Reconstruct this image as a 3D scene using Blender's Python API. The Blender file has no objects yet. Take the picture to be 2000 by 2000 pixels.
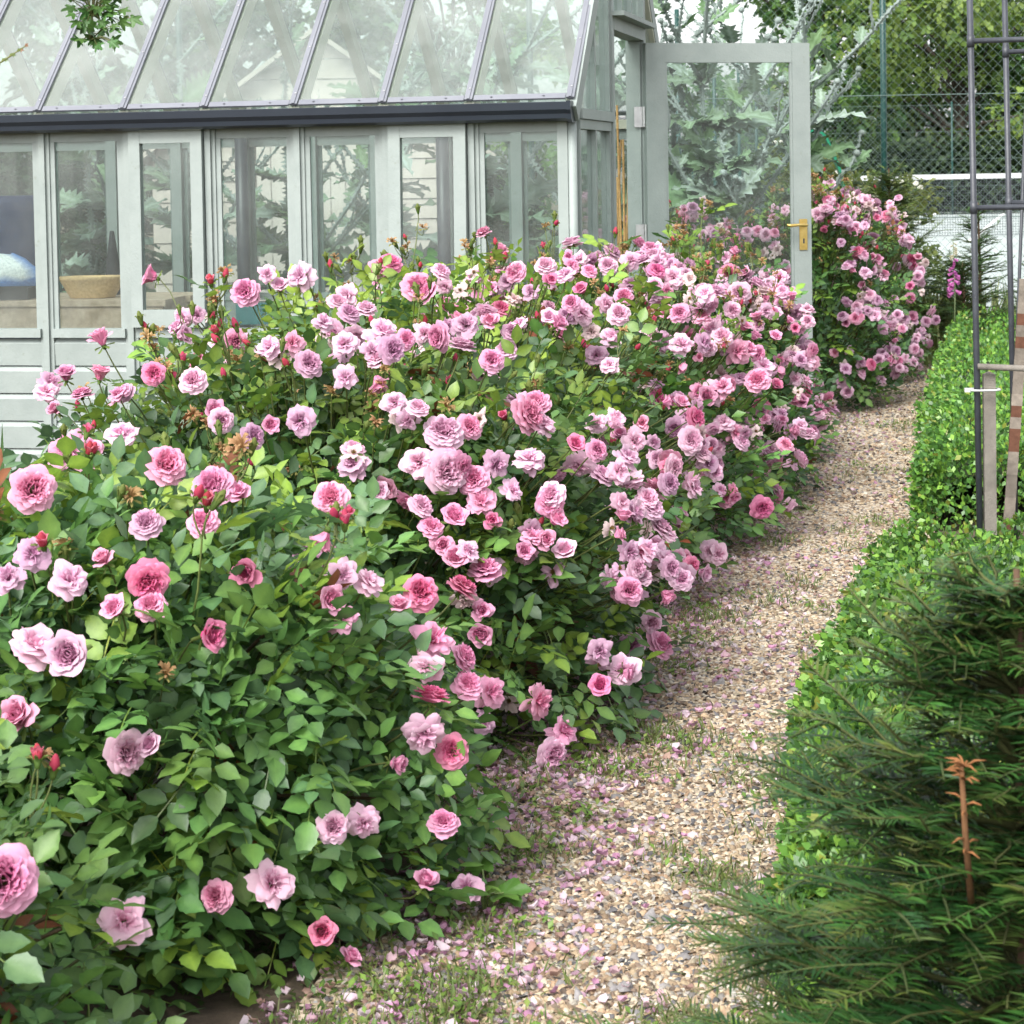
import bpy, math, random
import numpy as np
from mathutils import Matrix, Vector

random.seed(7)
rng = np.random.default_rng(7)
SC = bpy.context.scene
COL = SC.collection

# ------------------------------------------------------------------ camera
F, PCY, PITCH, ROLL, CAMH = 4100.0, 515.0, math.radians(2.5), -0.0176, 1.34
cam_data = bpy.data.cameras.new('camera')
cam = bpy.data.objects.new('camera', cam_data)
COL.objects.link(cam)
cam_data.sensor_width = 36.0
cam_data.lens = 36.0 * F / 2000.0
cam_data.shift_y = -(1000.0 - PCY) / 2000.0
cam_data.clip_start, cam_data.clip_end = 0.05, 2000.0
CAMR = Matrix.Rotation(math.pi / 2 - PITCH, 3, 'X') @ Matrix.Rotation(ROLL, 3, 'Z')
cam.matrix_world = Matrix.Translation((0, 0, CAMH)) @ CAMR.to_4x4()
cam_data.dof.use_dof = True
cam_data.dof.focus_distance = 5.6
cam_data.dof.aperture_fstop = 18.0
SC.camera = cam

# ------------------------------------------------------------------ world, sun, exposure
SUN_EL, SUN_AZ = math.radians(46), math.radians(210)   # azimuth clockwise from +Y
w = bpy.data.worlds.new('World'); SC.world = w; w.use_nodes = True
nt = w.node_tree; nt.nodes.clear()
sky = nt.nodes.new('ShaderNodeTexSky'); sky.sky_type = 'NISHITA'; sky.sun_disc = False
sky.sun_elevation = SUN_EL; sky.sun_rotation = SUN_AZ
sky.air_density = 1.0; sky.dust_density = 3.0; sky.ozone_density = 1.0
hs = nt.nodes.new('ShaderNodeHueSaturation'); hs.inputs['Saturation'].default_value = 0.16
bg = nt.nodes.new('ShaderNodeBackground'); bg.inputs['Strength'].default_value = 0.15
wo = nt.nodes.new('ShaderNodeOutputWorld')
nt.links.new(sky.outputs[0], hs.inputs['Color']); nt.links.new(hs.outputs[0], bg.inputs[0]); nt.links.new(bg.outputs[0], wo.inputs[0])
sd = bpy.data.lights.new('sun', 'SUN'); sd.energy = 1.5; sd.angle = math.radians(28); sd.color = (1.0, 0.97, 0.92)
so = bpy.data.objects.new('sun', sd); COL.objects.link(so)
sdir = Vector((math.sin(SUN_AZ) * math.cos(SUN_EL), math.cos(SUN_AZ) * math.cos(SUN_EL), math.sin(SUN_EL)))
so.rotation_euler = sdir.to_track_quat('Z', 'Y').to_euler()
vs = SC.view_settings
vs.view_transform = 'Standard'; vs.look = 'None'; vs.exposure = 1.5; vs.gamma = 1.0; vs.use_curve_mapping = False
SC.render.engine = 'CYCLES'
SC.cycles.use_denoising = True
SC.cycles.max_bounces = 8; SC.cycles.transparent_max_bounces = 24
SC.cycles.diffuse_bounces = 4; SC.cycles.glossy_bounces = 3; SC.cycles.transmission_bounces = 4
SC.cycles.caustics_reflective = False; SC.cycles.caustics_refractive = False

# ------------------------------------------------------------------ helpers
def ray(px, py):
    d = CAMR @ Vector(((px - 1000) / F, -(py - PCY) / F, -1.0))
    return d / d.y
def at(px, py, Y):
    d = ray(px, py)
    return Vector((d.x * Y, Y, CAMH + d.z * Y))
def ground_at(px, py, z=0.0):
    d = ray(px, py)
    return at(px, py, (z - CAMH) / d.z)

class MB:
    """collects vertices, faces and a colour per vertex"""
    def __init__(self):
        self.v, self.f, self.c, self.n = [], [], [], 0
    def add(self, verts, faces, col=(1, 1, 1)):
        verts = np.asarray(verts, float).reshape(-1, 3)
        col = np.asarray(col, float)
        if col.ndim == 1: col = np.tile(col, (len(verts), 1))
        self.v.append(verts); self.c.append(col)
        for fa in faces: self.f.append(tuple(int(i) + self.n for i in fa))
        self.n += len(verts)
        return self
    def box(self, lo, hi, col=(1, 1, 1), M=None):
        x0, y0, z0 = lo; x1, y1, z1 = hi
        v = np.array([(x0,y0,z0),(x1,y0,z0),(x1,y1,z0),(x0,y1,z0),(x0,y0,z1),(x1,y0,z1),(x1,y1,z1),(x0,y1,z1)], float)
        if M is not None: v = np.array([tuple(M @ Vector(p)) for p in v])
        return self.add(v, [(0,3,2,1),(4,5,6,7),(0,1,5,4),(1,2,6,5),(2,3,7,6),(3,0,4,7)], col)
    def prism(self, prof, a, b, col=(1,1,1)):
        """prof: list of (p, q) closed; swept from point a to b; p along u, q along v (a, b carry (origin,u,v))"""
        (oa, ua, va), (ob, ub, vb) = a, b
        n = len(prof)
        v = [np.array(oa) + p*np.array(ua) + q*np.array(va) for p, q in prof] + [np.array(ob) + p*np.array(ub) + q*np.array(vb) for p, q in prof]
        fs = [(i, (i+1) % n, n+(i+1) % n, n+i) for i in range(n)] + [tuple(range(n))[::-1], tuple(range(n, 2*n))]
        return self.add(v, fs, col)
    def beam(self, a, b, wd, th, up=(0,0,1), col=(1,1,1)):
        a, b = np.array(a, float), np.array(b, float)
        t = b - a; t /= np.linalg.norm(t)
        s = np.cross(t, up); s /= np.linalg.norm(s); u = np.cross(s, t)
        pr = [(-wd/2,-th/2),(wd/2,-th/2),(wd/2,th/2),(-wd/2,th/2)]
        return self.prism(pr, (a, s, u), (b, s, u), col)
    def tube(self, pts, rad, n=6, col=(1,1,1), cap=True):
        pts = np.asarray(pts, float); m = len(pts)
        rad = np.broadcast_to(np.asarray(rad, float), (m,))
        t = np.gradient(pts, axis=0); t /= np.linalg.norm(t, axis=1)[:, None] + 1e-9
        ref = np.array([0, 0, 1.0]) if abs(t[:, 2]).mean() < .8 else np.array([1.0, 0, 0])
        s = np.cross(t, ref); s /= np.linalg.norm(s, axis=1)[:, None] + 1e-9
        u = np.cross(s, t)
        ang = np.arange(n) * 2 * math.pi / n
        V = pts[:, None] + rad[:, None, None] * (np.cos(ang)[None, :, None]*s[:, None] + np.sin(ang)[None, :, None]*u[:, None])
        fs = [(i*n+j, i*n+(j+1) % n, (i+1)*n+(j+1) % n, (i+1)*n+j) for i in range(m-1) for j in range(n)]
        if cap: fs += [tuple(range(n))[::-1], tuple(range((m-1)*n, m*n))]
        return self.add(V.reshape(-1, 3), fs, col)
    def lathe(self, prof, n=16, col=(1,1,1), center=(0,0,0)):
        m = len(prof); ang = np.arange(n)*2*math.pi/n
        V = [(r*math.cos(a)+center[0], r*math.sin(a)+center[1], z+center[2]) for r, z in prof for a in ang]
        fs = [(i*n+j, i*n+(j+1) % n, (i+1)*n+(j+1) % n, (i+1)*n+j) for i in range(m-1) for j in range(n)]
        return self.add(V, fs, col)
    def mesh(self, name, smooth=False):
        me = bpy.data.meshes.new(name)
        V = np.concatenate(self.v); me.from_pydata(V.tolist(), [], self.f)
        ca = me.color_attributes.new('Col', 'FLOAT_COLOR', 'POINT')
        C = np.concatenate(self.c); C = np.hstack([C, np.ones((len(C), 1))])
        ca.data.foreach_set('color', C.astype(np.float32).ravel())
        if smooth: me.polygons.foreach_set('use_smooth', np.ones(len(me.polygons), bool))
        me.update()
        return me

def link(name, me, mat=None, parent=None, loc=None, rot=None, kind=None):
    o = bpy.data.objects.new(name, me); COL.objects.link(o)
    if mat is not None and me is not None and not me.materials: me.materials.append(mat)
    if parent is not None: o.parent = parent
    if loc is not None: o.location = loc
    if rot is not None: o.rotation_euler = rot
    if kind: o['kind'] = kind
    return o
def build(name, mb, mat, parent=None, smooth=False, kind=None, **k):
    return link(name, mb.mesh(name, smooth), mat, parent, kind=kind, **k)
def tag(o, label, cat, group=None):
    o['label'] = label; o['category'] = cat
    if group: o['group'] = group
    return o
def empty(name, loc=(0,0,0), rz=0.0):
    o = bpy.data.objects.new(name, None); COL.objects.link(o)
    o.location = loc; o.rotation_euler = (0, 0, rz); o.empty_display_size = .1
    return o

def big_mesh(name, V, faces_per, Fa, C, smooth=False):
    """V (N,3), Fa (M,k) int, C (N,3): fast mesh"""
    me = bpy.data.meshes.new(name)
    k = Fa.shape[1]
    me.vertices.add(len(V)); me.vertices.foreach_set('co', V.astype(np.float32).ravel())
    me.loops.add(Fa.size); me.loops.foreach_set('vertex_index', Fa.astype(np.int32).ravel())
    me.polygons.add(len(Fa)); me.polygons.foreach_set('loop_start', np.arange(0, Fa.size, k, dtype=np.int32))
    if smooth: me.polygons.foreach_set('use_smooth', np.ones(len(Fa), bool))
    ca = me.color_attributes.new('Col', 'FLOAT_COLOR', 'POINT')
    ca.data.foreach_set('color', np.hstack([C, np.ones((len(C), 1))]).astype(np.float32).ravel())
    me.update(calc_edges=True); me.validate()
    return me
def scatter_mesh(name, proto_v, proto_f, R, S, T, Cc, cmul=None, smooth=False):
    """copies of a prototype: R (N,3,3), S (N,) , T (N,3), Cc (N,3) colour; cmul (nv,3) colour factor per proto vertex"""
    N, nv = len(T), len(proto_v)
    if np.ndim(S) == 1: S = S[:, None] * np.ones((1, 3))
    P = proto_v[None] * S[:, None, :]
    V = np.einsum('nij,nvj->nvi', R, P) + T[:, None]
    Fa = (proto_f[None] + (np.arange(N) * nv)[:, None, None]).reshape(-1, proto_f.shape[1])
    C = np.repeat(Cc[:, None], nv, 1)
    if cmul is not None: C = C * cmul[None]
    return big_mesh(name, V.reshape(-1, 3), None, Fa, C.reshape(-1, 3), smooth)
def norm(a): return a / (np.linalg.norm(a, axis=-1, keepdims=True) + 1e-9)
def frames(xdir, up):
    """rotation matrices with local x along xdir and local z close to up"""
    x = norm(xdir); y = norm(np.cross(up, x)); z = np.cross(x, y)
    return np.stack([x, y, z], -1)
def rand_dirs(n):
    return norm(rng.normal(size=(n, 3)))
def smooth_noise(p, seed=0, freq=1.0):
    """cheap sum of sines, about -1..1"""
    r = np.random.default_rng(seed); out = 0
    for k in range(6):
        d = r.normal(size=3); ph = r.uniform(0, 6.28)
        out = out + np.sin((p @ d) * freq * (1 + k * .45) + ph) / (1 + k * .3)
    return out / 2.6

# ------------------------------------------------------------------ materials
def nodes_of(name):
    m = bpy.data.materials.new(name); m.use_nodes = True
    t = m.node_tree; t.nodes.clear()
    out = t.nodes.new('ShaderNodeOutputMaterial')
    return m, t, out
def noise(t, scale, detail=4, rough=.6, coord='Object'):
    tc = t.nodes.new('ShaderNodeTexCoord'); n = t.nodes.new('ShaderNodeTexNoise')
    n.inputs['Scale'].default_value = scale; n.inputs['Detail'].default_value = detail; n.inputs['Roughness'].default_value = rough
    t.links.new(tc.outputs[coord], n.inputs['Vector'])
    return n
def ramp(t, src, stops):
    r = t.nodes.new('ShaderNodeValToRGB')
    el = r.color_ramp.elements
    while len(el) < len(stops): el.new(.5)
    for e, (p, c) in zip(el, stops):
        e.position = p; e.color = (*c, 1) if len(c) == 3 else c
    t.links.new(src, r.inputs[0]); return r
def bump(t, src, strength, dist=.01):
    b = t.nodes.new('ShaderNodeBump'); b.inputs['Strength'].default_value = strength; b.inputs['Distance'].default_value = dist
    t.links.new(src, b.inputs['Height']); return b
def paint_mat(name, c1, c2, rough=.5, scale=6, bstr=.15, metallic=0, dirt=None):
    m, t, out = nodes_of(name)
    p = t.nodes.new('ShaderNodeBsdfPrincipled'); p.inputs['Roughness'].default_value = rough; p.inputs['Metallic'].default_value = metallic
    n = noise(t, scale, 6, .65); r = ramp(t, n.outputs['Fac'], [(.3, c1), (.7, c2)])
    src = r.outputs[0]
    if dirt:
        n3 = noise(t, 23, 8, .75); mr = ramp(t, n3.outputs['Fac'], [(.60, (0,0,0)), (.78, (1,1,1))])
        mx = t.nodes.new('ShaderNodeMixRGB'); mx.inputs[2].default_value = (*dirt, 1)
        mm = t.nodes.new('ShaderNodeMath'); mm.operation = 'MULTIPLY'; mm.inputs[1].default_value = .75
        t.links.new(mr.outputs[0], mm.inputs[0]); t.links.new(mm.outputs[0], mx.inputs[0]); t.links.new(src, mx.inputs[1]); src = mx.outputs[0]
    t.links.new(src, p.inputs['Base Color'])
    n2 = noise(t, scale*14, 3, .6); b = bump(t, n2.outputs['Fac'], bstr, .004); t.links.new(b.outputs[0], p.inputs['Normal'])
    t.links.new(p.outputs[0], out.inputs[0]); return m
def leaf_mat(name, rough=.42, trans=.3, hue=.02, val=.25, spec=.5, sat=1.0, veins=0):
    """colour from the Col attribute, varied by object; thin leaf that lets light through"""
    m, t, out = nodes_of(name)
    a = t.nodes.new('ShaderNodeVertexColor'); a.layer_name = 'Col'
    oi = t.nodes.new('ShaderNodeObjectInfo')
    h = t.nodes.new('ShaderNodeHueSaturation'); h.inputs['Saturation'].default_value = sat
    def mr(lo, hi, src):
        q = t.nodes.new('ShaderNodeMapRange'); q.inputs[3].default_value = lo; q.inputs[4].default_value = hi
        t.links.new(src, q.inputs[0]); return q.outputs[0]
    wn = t.nodes.new('ShaderNodeTexWhiteNoise'); wn.noise_dimensions = '1D'; t.links.new(oi.outputs['Random'], wn.inputs['W'])
    t.links.new(mr(.5-hue, .5+hue, oi.outputs['Random']), h.inputs['Hue'])
    t.links.new(mr(1-val, 1+val, wn.outputs['Value']), h.inputs['Value'])
    ns = noise(t, 55, 6, .75); rs = ramp(t, ns.outputs['Fac'], [(.30, (.72,.74,.70)), (.5, (1,1,1)), (.72, (1.22,1.16,1.15))])
    mu = t.nodes.new('ShaderNodeMixRGB'); mu.blend_type = 'MULTIPLY'; mu.inputs[0].default_value = .8 if val > .2 else .3
    t.links.new(a.outputs[0], mu.inputs[1]); t.links.new(rs.outputs[0], mu.inputs[2])
    t.links.new(mu.outputs[0], h.inputs['Color'])
    p = t.nodes.new('ShaderNodeBsdfPrincipled'); p.inputs['Roughness'].default_value = rough
    p.inputs['Specular IOR Level'].default_value = spec
    t.links.new(h.outputs[0], p.inputs['Base Color'])
    n = noise(t, 60, 3); b = bump(t, n.outputs['Fac'], .25, .003); t.links.new(b.outputs[0], p.inputs['Normal'])
    tr = t.nodes.new('ShaderNodeBsdfTranslucent'); t.links.new(h.outputs[0], tr.inputs['Color'])
    mx = t.nodes.new('ShaderNodeMixShader'); mx.inputs[0].default_value = trans
    t.links.new(p.outputs[0], mx.inputs[1]); t.links.new(tr.outputs[0], mx.inputs[2]); t.links.new(mx.outputs[0], out.inputs[0])
    return m
def col_mat(name, rough=.7, bstr=.3, bscale=80, spec=.4):
    m, t, out = nodes_of(name)
    a = t.nodes.new('ShaderNodeVertexColor'); a.layer_name = 'Col'
    p = t.nodes.new('ShaderNodeBsdfPrincipled'); p.inputs['Roughness'].default_value = rough; p.inputs['Specular IOR Level'].default_value = spec
    n = noise(t, bscale, 4); r = ramp(t, n.outputs['Fac'], [(.3, (.72,.72,.72)), (.7, (1.12,1.12,1.12))])
    mx = t.nodes.new('ShaderNodeMixRGB'); mx.blend_type = 'MULTIPLY'; mx.inputs[0].default_value = 1
    t.links.new(a.outputs[0], mx.inputs[1]); t.links.new(r.outputs[0], mx.inputs[2]); t.links.new(mx.outputs[0], p.inputs['Base Color'])
    b = bump(t, n.outputs['Fac'], bstr, .004); t.links.new(b.outputs[0], p.inputs['Normal'])
    t.links.new(p.outputs[0], out.inputs[0]); return m
def glass_mat(name, haze_lo, haze_hi, tint=(.90,.94,.93), scale=2.2):
    m, t, out = nodes_of(name)
    tr = t.nodes.new('ShaderNodeBsdfTransparent'); tr.inputs[0].default_value = (*tint, 1)
    gl = t.nodes.new('ShaderNodeBsdfGlossy'); gl.inputs['Roughness'].default_value = .03
    lw = t.nodes.new('ShaderNodeLayerWeight'); lw.inputs['Blend'].default_value = .5
    pw = t.nodes.new('ShaderNodeMath'); pw.operation = 'POWER'; pw.inputs[1].default_value = 4.0; t.links.new(lw.outputs['Facing'], pw.inputs[0])
    fr = t.nodes.new('ShaderNodeMath'); fr.operation = 'MULTIPLY_ADD'; fr.inputs[1].default_value = .9; fr.inputs[2].default_value = .035; t.links.new(pw.outputs[0], fr.inputs[0])
    m1 = t.nodes.new('ShaderNodeMixShader'); t.links.new(fr.outputs[0], m1.inputs[0]); t.links.new(tr.outputs[0], m1.inputs[1]); t.links.new(gl.outputs[0], m1.inputs[2])
    df = t.nodes.new('ShaderNodeBsdfDiffuse'); df.inputs[0].default_value = (.78,.80,.78,1)
    tl = t.nodes.new('ShaderNodeBsdfTranslucent'); tl.inputs[0].default_value = (.78,.80,.78,1)
    m2 = t.nodes.new('ShaderNodeMixShader'); m2.inputs[0].default_value = .5; t.links.new(df.outputs[0], m2.inputs[1]); t.links.new(tl.outputs[0], m2.inputs[2])
    n = noise(t, scale, 6, .7); r = ramp(t, n.outputs['Fac'], [(.35, (haze_lo,)*3), (.7, (haze_hi,)*3)])
    n2 = noise(t, 130, 4, .8); r2 = ramp(t, n2.outputs['Fac'], [(.64, (0,0,0)), (.74, (.22,)*3)])
    ad = t.nodes.new('ShaderNodeMath'); ad.operation = 'ADD'; ad.use_clamp = True
    t.links.new(r.outputs[0], ad.inputs[0]); t.links.new(r2.outputs[0], ad.inputs[1])
    m3 = t.nodes.new('ShaderNodeMixShader'); t.links.new(ad.outputs[0], m3.inputs[0]); t.links.new(m1.outputs[0], m3.inputs[1]); t.links.new(m2.outputs[0], m3.inputs[2])
    t.links.new(m3.outputs[0], out.inputs[0]); return m

M_SAGE = paint_mat('sage_paint', (.205,.238,.226), (.252,.287,.273), .6, 7, .3, dirt=(.115,.12,.075))
M_CREAM = paint_mat('cream_wood', (.40,.41,.33), (.47,.47,.39), .6, 5, .15)
M_ALU = paint_mat('aluminium_cap', (.135,.142,.165), (.18,.187,.21), .5, 4, .05, .1)
M_GUTTER = paint_mat('slate_gutter', (.014,.019,.029), (.020,.027,.038), .36, 3, .05)
M_GLASS = glass_mat('window_glass', .012, .08)
M_ROOFGLASS = glass_mat('roof_glass', .07, .24, (.90,.95,.93), 1.6)
M_DOORGLASS = glass_mat('door_glass', .008, .06)
M_STEEL = paint_mat('hinge_steel', (.45,.45,.46), (.6,.6,.6), .4, 30, .1, .8)
M_BRASS = paint_mat('aged_brass', (.52,.36,.10), (.70,.53,.20), .35, 30, .2, .9, dirt=(.10,.07,.02))
M_BLACK = paint_mat('black_tube', (.025,.028,.036), (.045,.05,.06), .45, 20, .2)
M_WOODGREY = paint_mat('weathered_wood', (.11,.10,.085), (.20,.18,.155), .85, 18, .5)
M_COL = col_mat('tinted_matter')
M_STONE = col_mat('pebble', .75, .2, 160)
M_BARK = col_mat('bark', .9, .8, 40, .2)
M_STEM = col_mat('rose_cane', .55, .25, 90)
M_LEAF = leaf_mat('rose_leaf', .46, .36, .014, .28, .6)
M_PETAL = leaf_mat('rose_petal', .65, .42, .010, .10, .25)
M_BOX = leaf_mat('box_leaf', .34, .32, .01, .1, .4)
M_YEW = leaf_mat('yew_needle', .45, .2, .01, .12, .4)
M_TREE = leaf_mat('tree_leaf', .5, .5, .01, .1, .3)
M_THISTLE = leaf_mat('thistle_felt', .85, .18, .01, .12, .15)
M_WEED = leaf_mat('weed_leaf', .45, .3, .015, .15, .4)

# ------------------------------------------------------------------ ground, path, court
def soil_mat():
    m, t, out = nodes_of('garden_soil')
    p = t.nodes.new('ShaderNodeBsdfPrincipled'); p.inputs['Roughness'].default_value = .95
    n = noise(t, 9, 10, .7); r = ramp(t, n.outputs['Fac'], [(.3, (.045,.032,.022)), (.5, (.10,.072,.048)), (.72, (.19,.145,.10))])
    n1 = noise(t, .35, 4, .6); r1 = ramp(t, n1.outputs['Fac'], [(.45, (0,0,0)), (.6, (1,1,1))])
    mx = t.nodes.new('ShaderNodeMixRGB'); mx.inputs[2].default_value = (.075,.105,.03,1)
    mm = t.nodes.new('ShaderNodeMath'); mm.operation = 'MULTIPLY'; mm.inputs[1].default_value = .35
    t.links.new(r1.outputs[0], mm.inputs[0]); t.links.new(mm.outputs[0], mx.inputs[0]); t.links.new(r.outputs[0], mx.inputs[1]); t.links.new(mx.outputs[0], p.inputs['Base Color'])
    n2 = noise(t, 45, 8, .75); b = bump(t, n2.outputs['Fac'], .8, .02); t.links.new(b.outputs[0], p.inputs['Normal'])
    t.links.new(p.outputs[0], out.inputs[0]); return m
def grit_mat():
    m, t, out = nodes_of('path_grit')
    p = t.nodes.new('ShaderNodeBsdfPrincipled'); p.inputs['Roughness'].default_value = .9
    tc = t.nodes.new('ShaderNodeTexCoord'); vo = t.nodes.new('ShaderNodeTexVoronoi'); vo.inputs['Scale'].default_value = 95
    t.links.new(tc.outputs['Object'], vo.inputs['Vector'])
    sep = t.nodes.new('ShaderNodeSeparateColor'); t.links.new(vo.outputs['Color'], sep.inputs[0])
    r = ramp(t, sep.outputs[0], [(0, (.10,.075,.055)), (.3, (.24,.18,.125)), (.6, (.42,.33,.23)), (.85, (.60,.51,.39)), (1, (.30,.30,.30))])
    t.links.new(r.outputs[0], p.inputs['Base Color'])
    b = bump(t, vo.outputs['Distance'], -.9, .012); t.links.new(b.outputs[0], p.inputs['Normal'])
    t.links.new(p.outputs[0], out.inputs[0]); return m
mb = MB(); mb.add([(-900,-60,0),(900,-60,0),(900,1500,0),(-900,1500,0)], [(0,1,2,3)])
link('ground', mb.mesh('ground'), soil_mat(), kind='structure')
PATH_L = [(1.5, -.62), (3.25, -.24), (5.1, .17), (6.5, .5), (8.9, 1.04), (10.6, 1.46), (13, 2.08), (15.0, 2.6)]
PATH_R = [(1.5, .0), (3.4, .40), (4.7, .62), (6.3, 1.02), (8.8, 1.70), (10.8, 2.15), (14.5, 3.05), (15.0, 3.2)]
def path_l(Y): return np.interp(Y, [a for a, b in PATH_L], [b for a, b in PATH_L])
def path_r(Y): return np.interp(Y, [a for a, b in PATH_R], [b for a, b in PATH_R])
Ys = np.linspace(1.5, 15.0, 60)
V = [(path_l(y) - .12 + .03*math.sin(y*5), y, .004) for y in Ys] + [(path_r(y) + .15, y, .004) for y in Ys]
mb = MB().add(V, [(i, 60+i, 61+i, i+1) for i in range(59)])
link('gravel_path', mb.mesh('gravel_path'), grit_mat(), kind='structure')

# ------------------------------------------------------------------ greenhouse
TH = math.radians(12.4)
GC = Vector((.265, 8.69, 0))
gh = tag(empty('greenhouse', GC, -TH), 'sage green timber greenhouse with slate gutter and glass roof', 'greenhouse')
GW, GL = 2.59, 4.31            # gable width, wall length built
EAVE, SILL, RIDGE = 1.60, .69, 2.93
BARS = [0, -.43, -.80, -1.19, -1.59, -1.96, -2.355, -2.75, -3.14, -3.53, -3.92, -4.31]
def wl(front):                 # maps (x along, d outward, z) to greenhouse-local for front or rear wall
    return (lambda x, d, z: (x, -d, z)) if front else (lambda x, d, z: (x, GW + d, z))
def gbox(name, x0, x1, d0, d1, z0, z1, front, mat=M_SAGE, parent=gh):
    g = wl(front); a, b = g(x0, d0, z0), g(x1, d1, z1)
    mb = MB().box([min(p, q) for p, q in zip(a, b)], [max(p, q) for p, q in zip(a, b)])
    return build(name, mb, mat, parent)
for front in (True, False):
    g = wl(front)
    # plinth boards, one per bay and course, each a bevelled strip with a shadow groove
    for i in range(len(BARS) - 1):
        xa, xb = BARS[i+1] + .03, BARS[i] - .03
        for k in range(5):
            z0 = .04 + k * .122
            mb = MB()
            pr = [(z0, -.012), (z0, .014), (z0 + .096, .020), (z0 + .117, .004), (z0 + .117, -.012)]
            A = [np.array(g(xa, d, z)) for z, d in pr]; B = [np.array(g(xb, d, z)) for z, d in pr]
            n = 5
            fs = [(j, (j+1) % n, n+(j+1) % n, n+j) for j in range(n)] + [tuple(range(n))[::-1], tuple(range(n, 2*n))]
            if not front: fs = [f[::-1] for f in fs]
            build('board', mb.add(A + B, fs), M_SAGE, gh)
        gbox('sill', xa - .004, xb + .004, -.02, .038, .652, SILL, front)
        # window light: fixed or sash
        bay = i
        sash = bay in (1, 4, 7, 10)
        x0, x1 = xa, xb
        if sash and front:
            ang = {1: -.030, 4: -.008, 7: -.02, 10: -.01}[bay]
            s = empty('sash', g((x0+x1)/2, .018, 1.545)); s.parent = gh; s.rotation_euler = (ang, 0, 0)
            hw, zt, zb = (x1-x0)/2 + .012, 0, SILL + .008 - 1.545
            st = .052
            for nm, lo, hi in (('stile', (-hw,-.04,zb), (-hw+st,0,zt)), ('stile', (hw-st,-.04,zb), (hw,0,zt)),
                               ('sash_rail', (-hw+st,-.0385,zt-.055), (hw-st,-.001,zt)), ('sash_rail', (-hw+st,-.0385,zb), (hw-st,-.001,zb+.075))):
                build(nm, MB().box(lo, hi), M_SAGE, s)
            build('pane', MB().box((-hw+st-.004,-.022,zb+.07), (hw-st+.004,-.018,zt-.05)), M_GLASS, s)
        else:
            gbox('head_rail', x0, x1, -.02, .012, 1.505, 1.56, front)
            gbox('pane', x0, x1, -.006, -.002, SILL-.004, 1.51, front, M_GLASS)
            for xs, w_ in ((x0, .022), (x1-.022, .022)):
                gbox('glazing_stop', xs, xs + w_, -.001, .014, SILL, 1.504, front)
    for i, x in enumerate(BARS):
        if i == 0:
            mb = MB()
            a, b = g(-.065, .03, .02), g(-.022, -.03, EAVE)
            mb.box([min(p, q) for p, q in zip(a, b)], [max(p, q) for p, q in zip(a, b)])
            build('corner_post', mb, M_SAGE, gh)
            a = g(-.006, .012, 0)
            build('corner_bead', MB().tube([(a[0], a[1], .02), (a[0], a[1], EAVE-.02)], .020, 10), M_SAGE, gh, True)
        else:
            mb = MB()
            a, b = g(x-.030, -.04, .02), g(x+.030, .022, EAVE)
            mb.box([min(p, q) for p, q in zip(a, b)], [max(p, q) for p, q in zip(a, b)])
            a, b = g(x-.013, .0221, .02), g(x+.013, .036, EAVE-.03)
            mb.box([min(p, q) for p, q in zip(a, b)], [max(p, q) for p, q in zip(a, b)])
            build('post', mb, M_SAGE, gh)
    gbox('eave_plate', -GL, -.02, -.045, .0205, 1.56, EAVE+.01, front, M_CREAM)
    # gutter: square ogee
    prof = [(.025, 1.548), (.085, 1.545), (.108, 1.556), (.112, 1.575), (.126, 1.592), (.130, 1.622), (.122, 1.624), (.115, 1.60), (.03, 1.60)]
    A = [np.array(g(-GL-.1, d, z)) for d, z in prof]; B = [np.array(g(-.005, d, z)) for d, z in prof]
    n = len(prof); fs = [(j, (j+1) % n, n+(j+1) % n, n+j) for j in range(n)] + [tuple(range(n))[::-1], tuple(range(n, 2*n))]
    if not front: fs = [f[::-1] for f in fs]
    gt = build('gutter', MB().add(A + B, fs), M_GUTTER, gh)
    cap = [(.018, 1.540), (.09, 1.538), (.113, 1.552), (.118, 1.574), (.131, 1.59), (.136, 1.627), (.018, 1.627)]
    A = [np.array(g(-.0049, d, z)) for d, z in cap]; B = [np.array(g(.012, d, z)) for d, z in cap]; n = len(cap)
    fs = [(j, (j+1) % n, n+(j+1) % n, n+j) for j in range(n)] + [tuple(range(n))[::-1], tuple(range(n, 2*n))]
    if not front: fs = [f[::-1] for f in fs]
    build('gutter_end', MB().add(A + B, fs), M_GUTTER, gt)
    # roof slope
    lo = np.array(g(0, .06, 1.632)); hi = np.array(g(0, -GW/2, RIDGE)); sl = hi - lo; L = np.linalg.norm(sl); sl /= L
    nrm = np.cross((1, 0, 0), sl) * (1 if front else -1); nrm = nrm if nrm[2] > 0 else -nrm
    for i, x in enumerate(BARS):
        o = np.array((x, 0, 0))
        a, b = lo + o, hi + o
        build('rafter', MB().beam(a - nrm*.044, b - nrm*.044, .045, .075, nrm), M_CREAM, gh)
        mb = MB().beam(a + nrm*.012, b + nrm*.012, .034, .010, nrm)
        mb.beam(a + nrm*.019, b + nrm*.019, .012, .005, nrm)
        bar = build('glazing_bar', mb, M_ALU, gh)
        mb = MB()
        for s_ in np.arange(.06, L, .30):
            p = a + sl*s_ + nrm*.0215
            mb.lathe([(.0045, 0), (.0045, .002), (.002, .004), (.0001, .0045)], 6, center=p)
        build('bolt', mb, M_STEEL, bar, kind='stuff')
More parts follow.
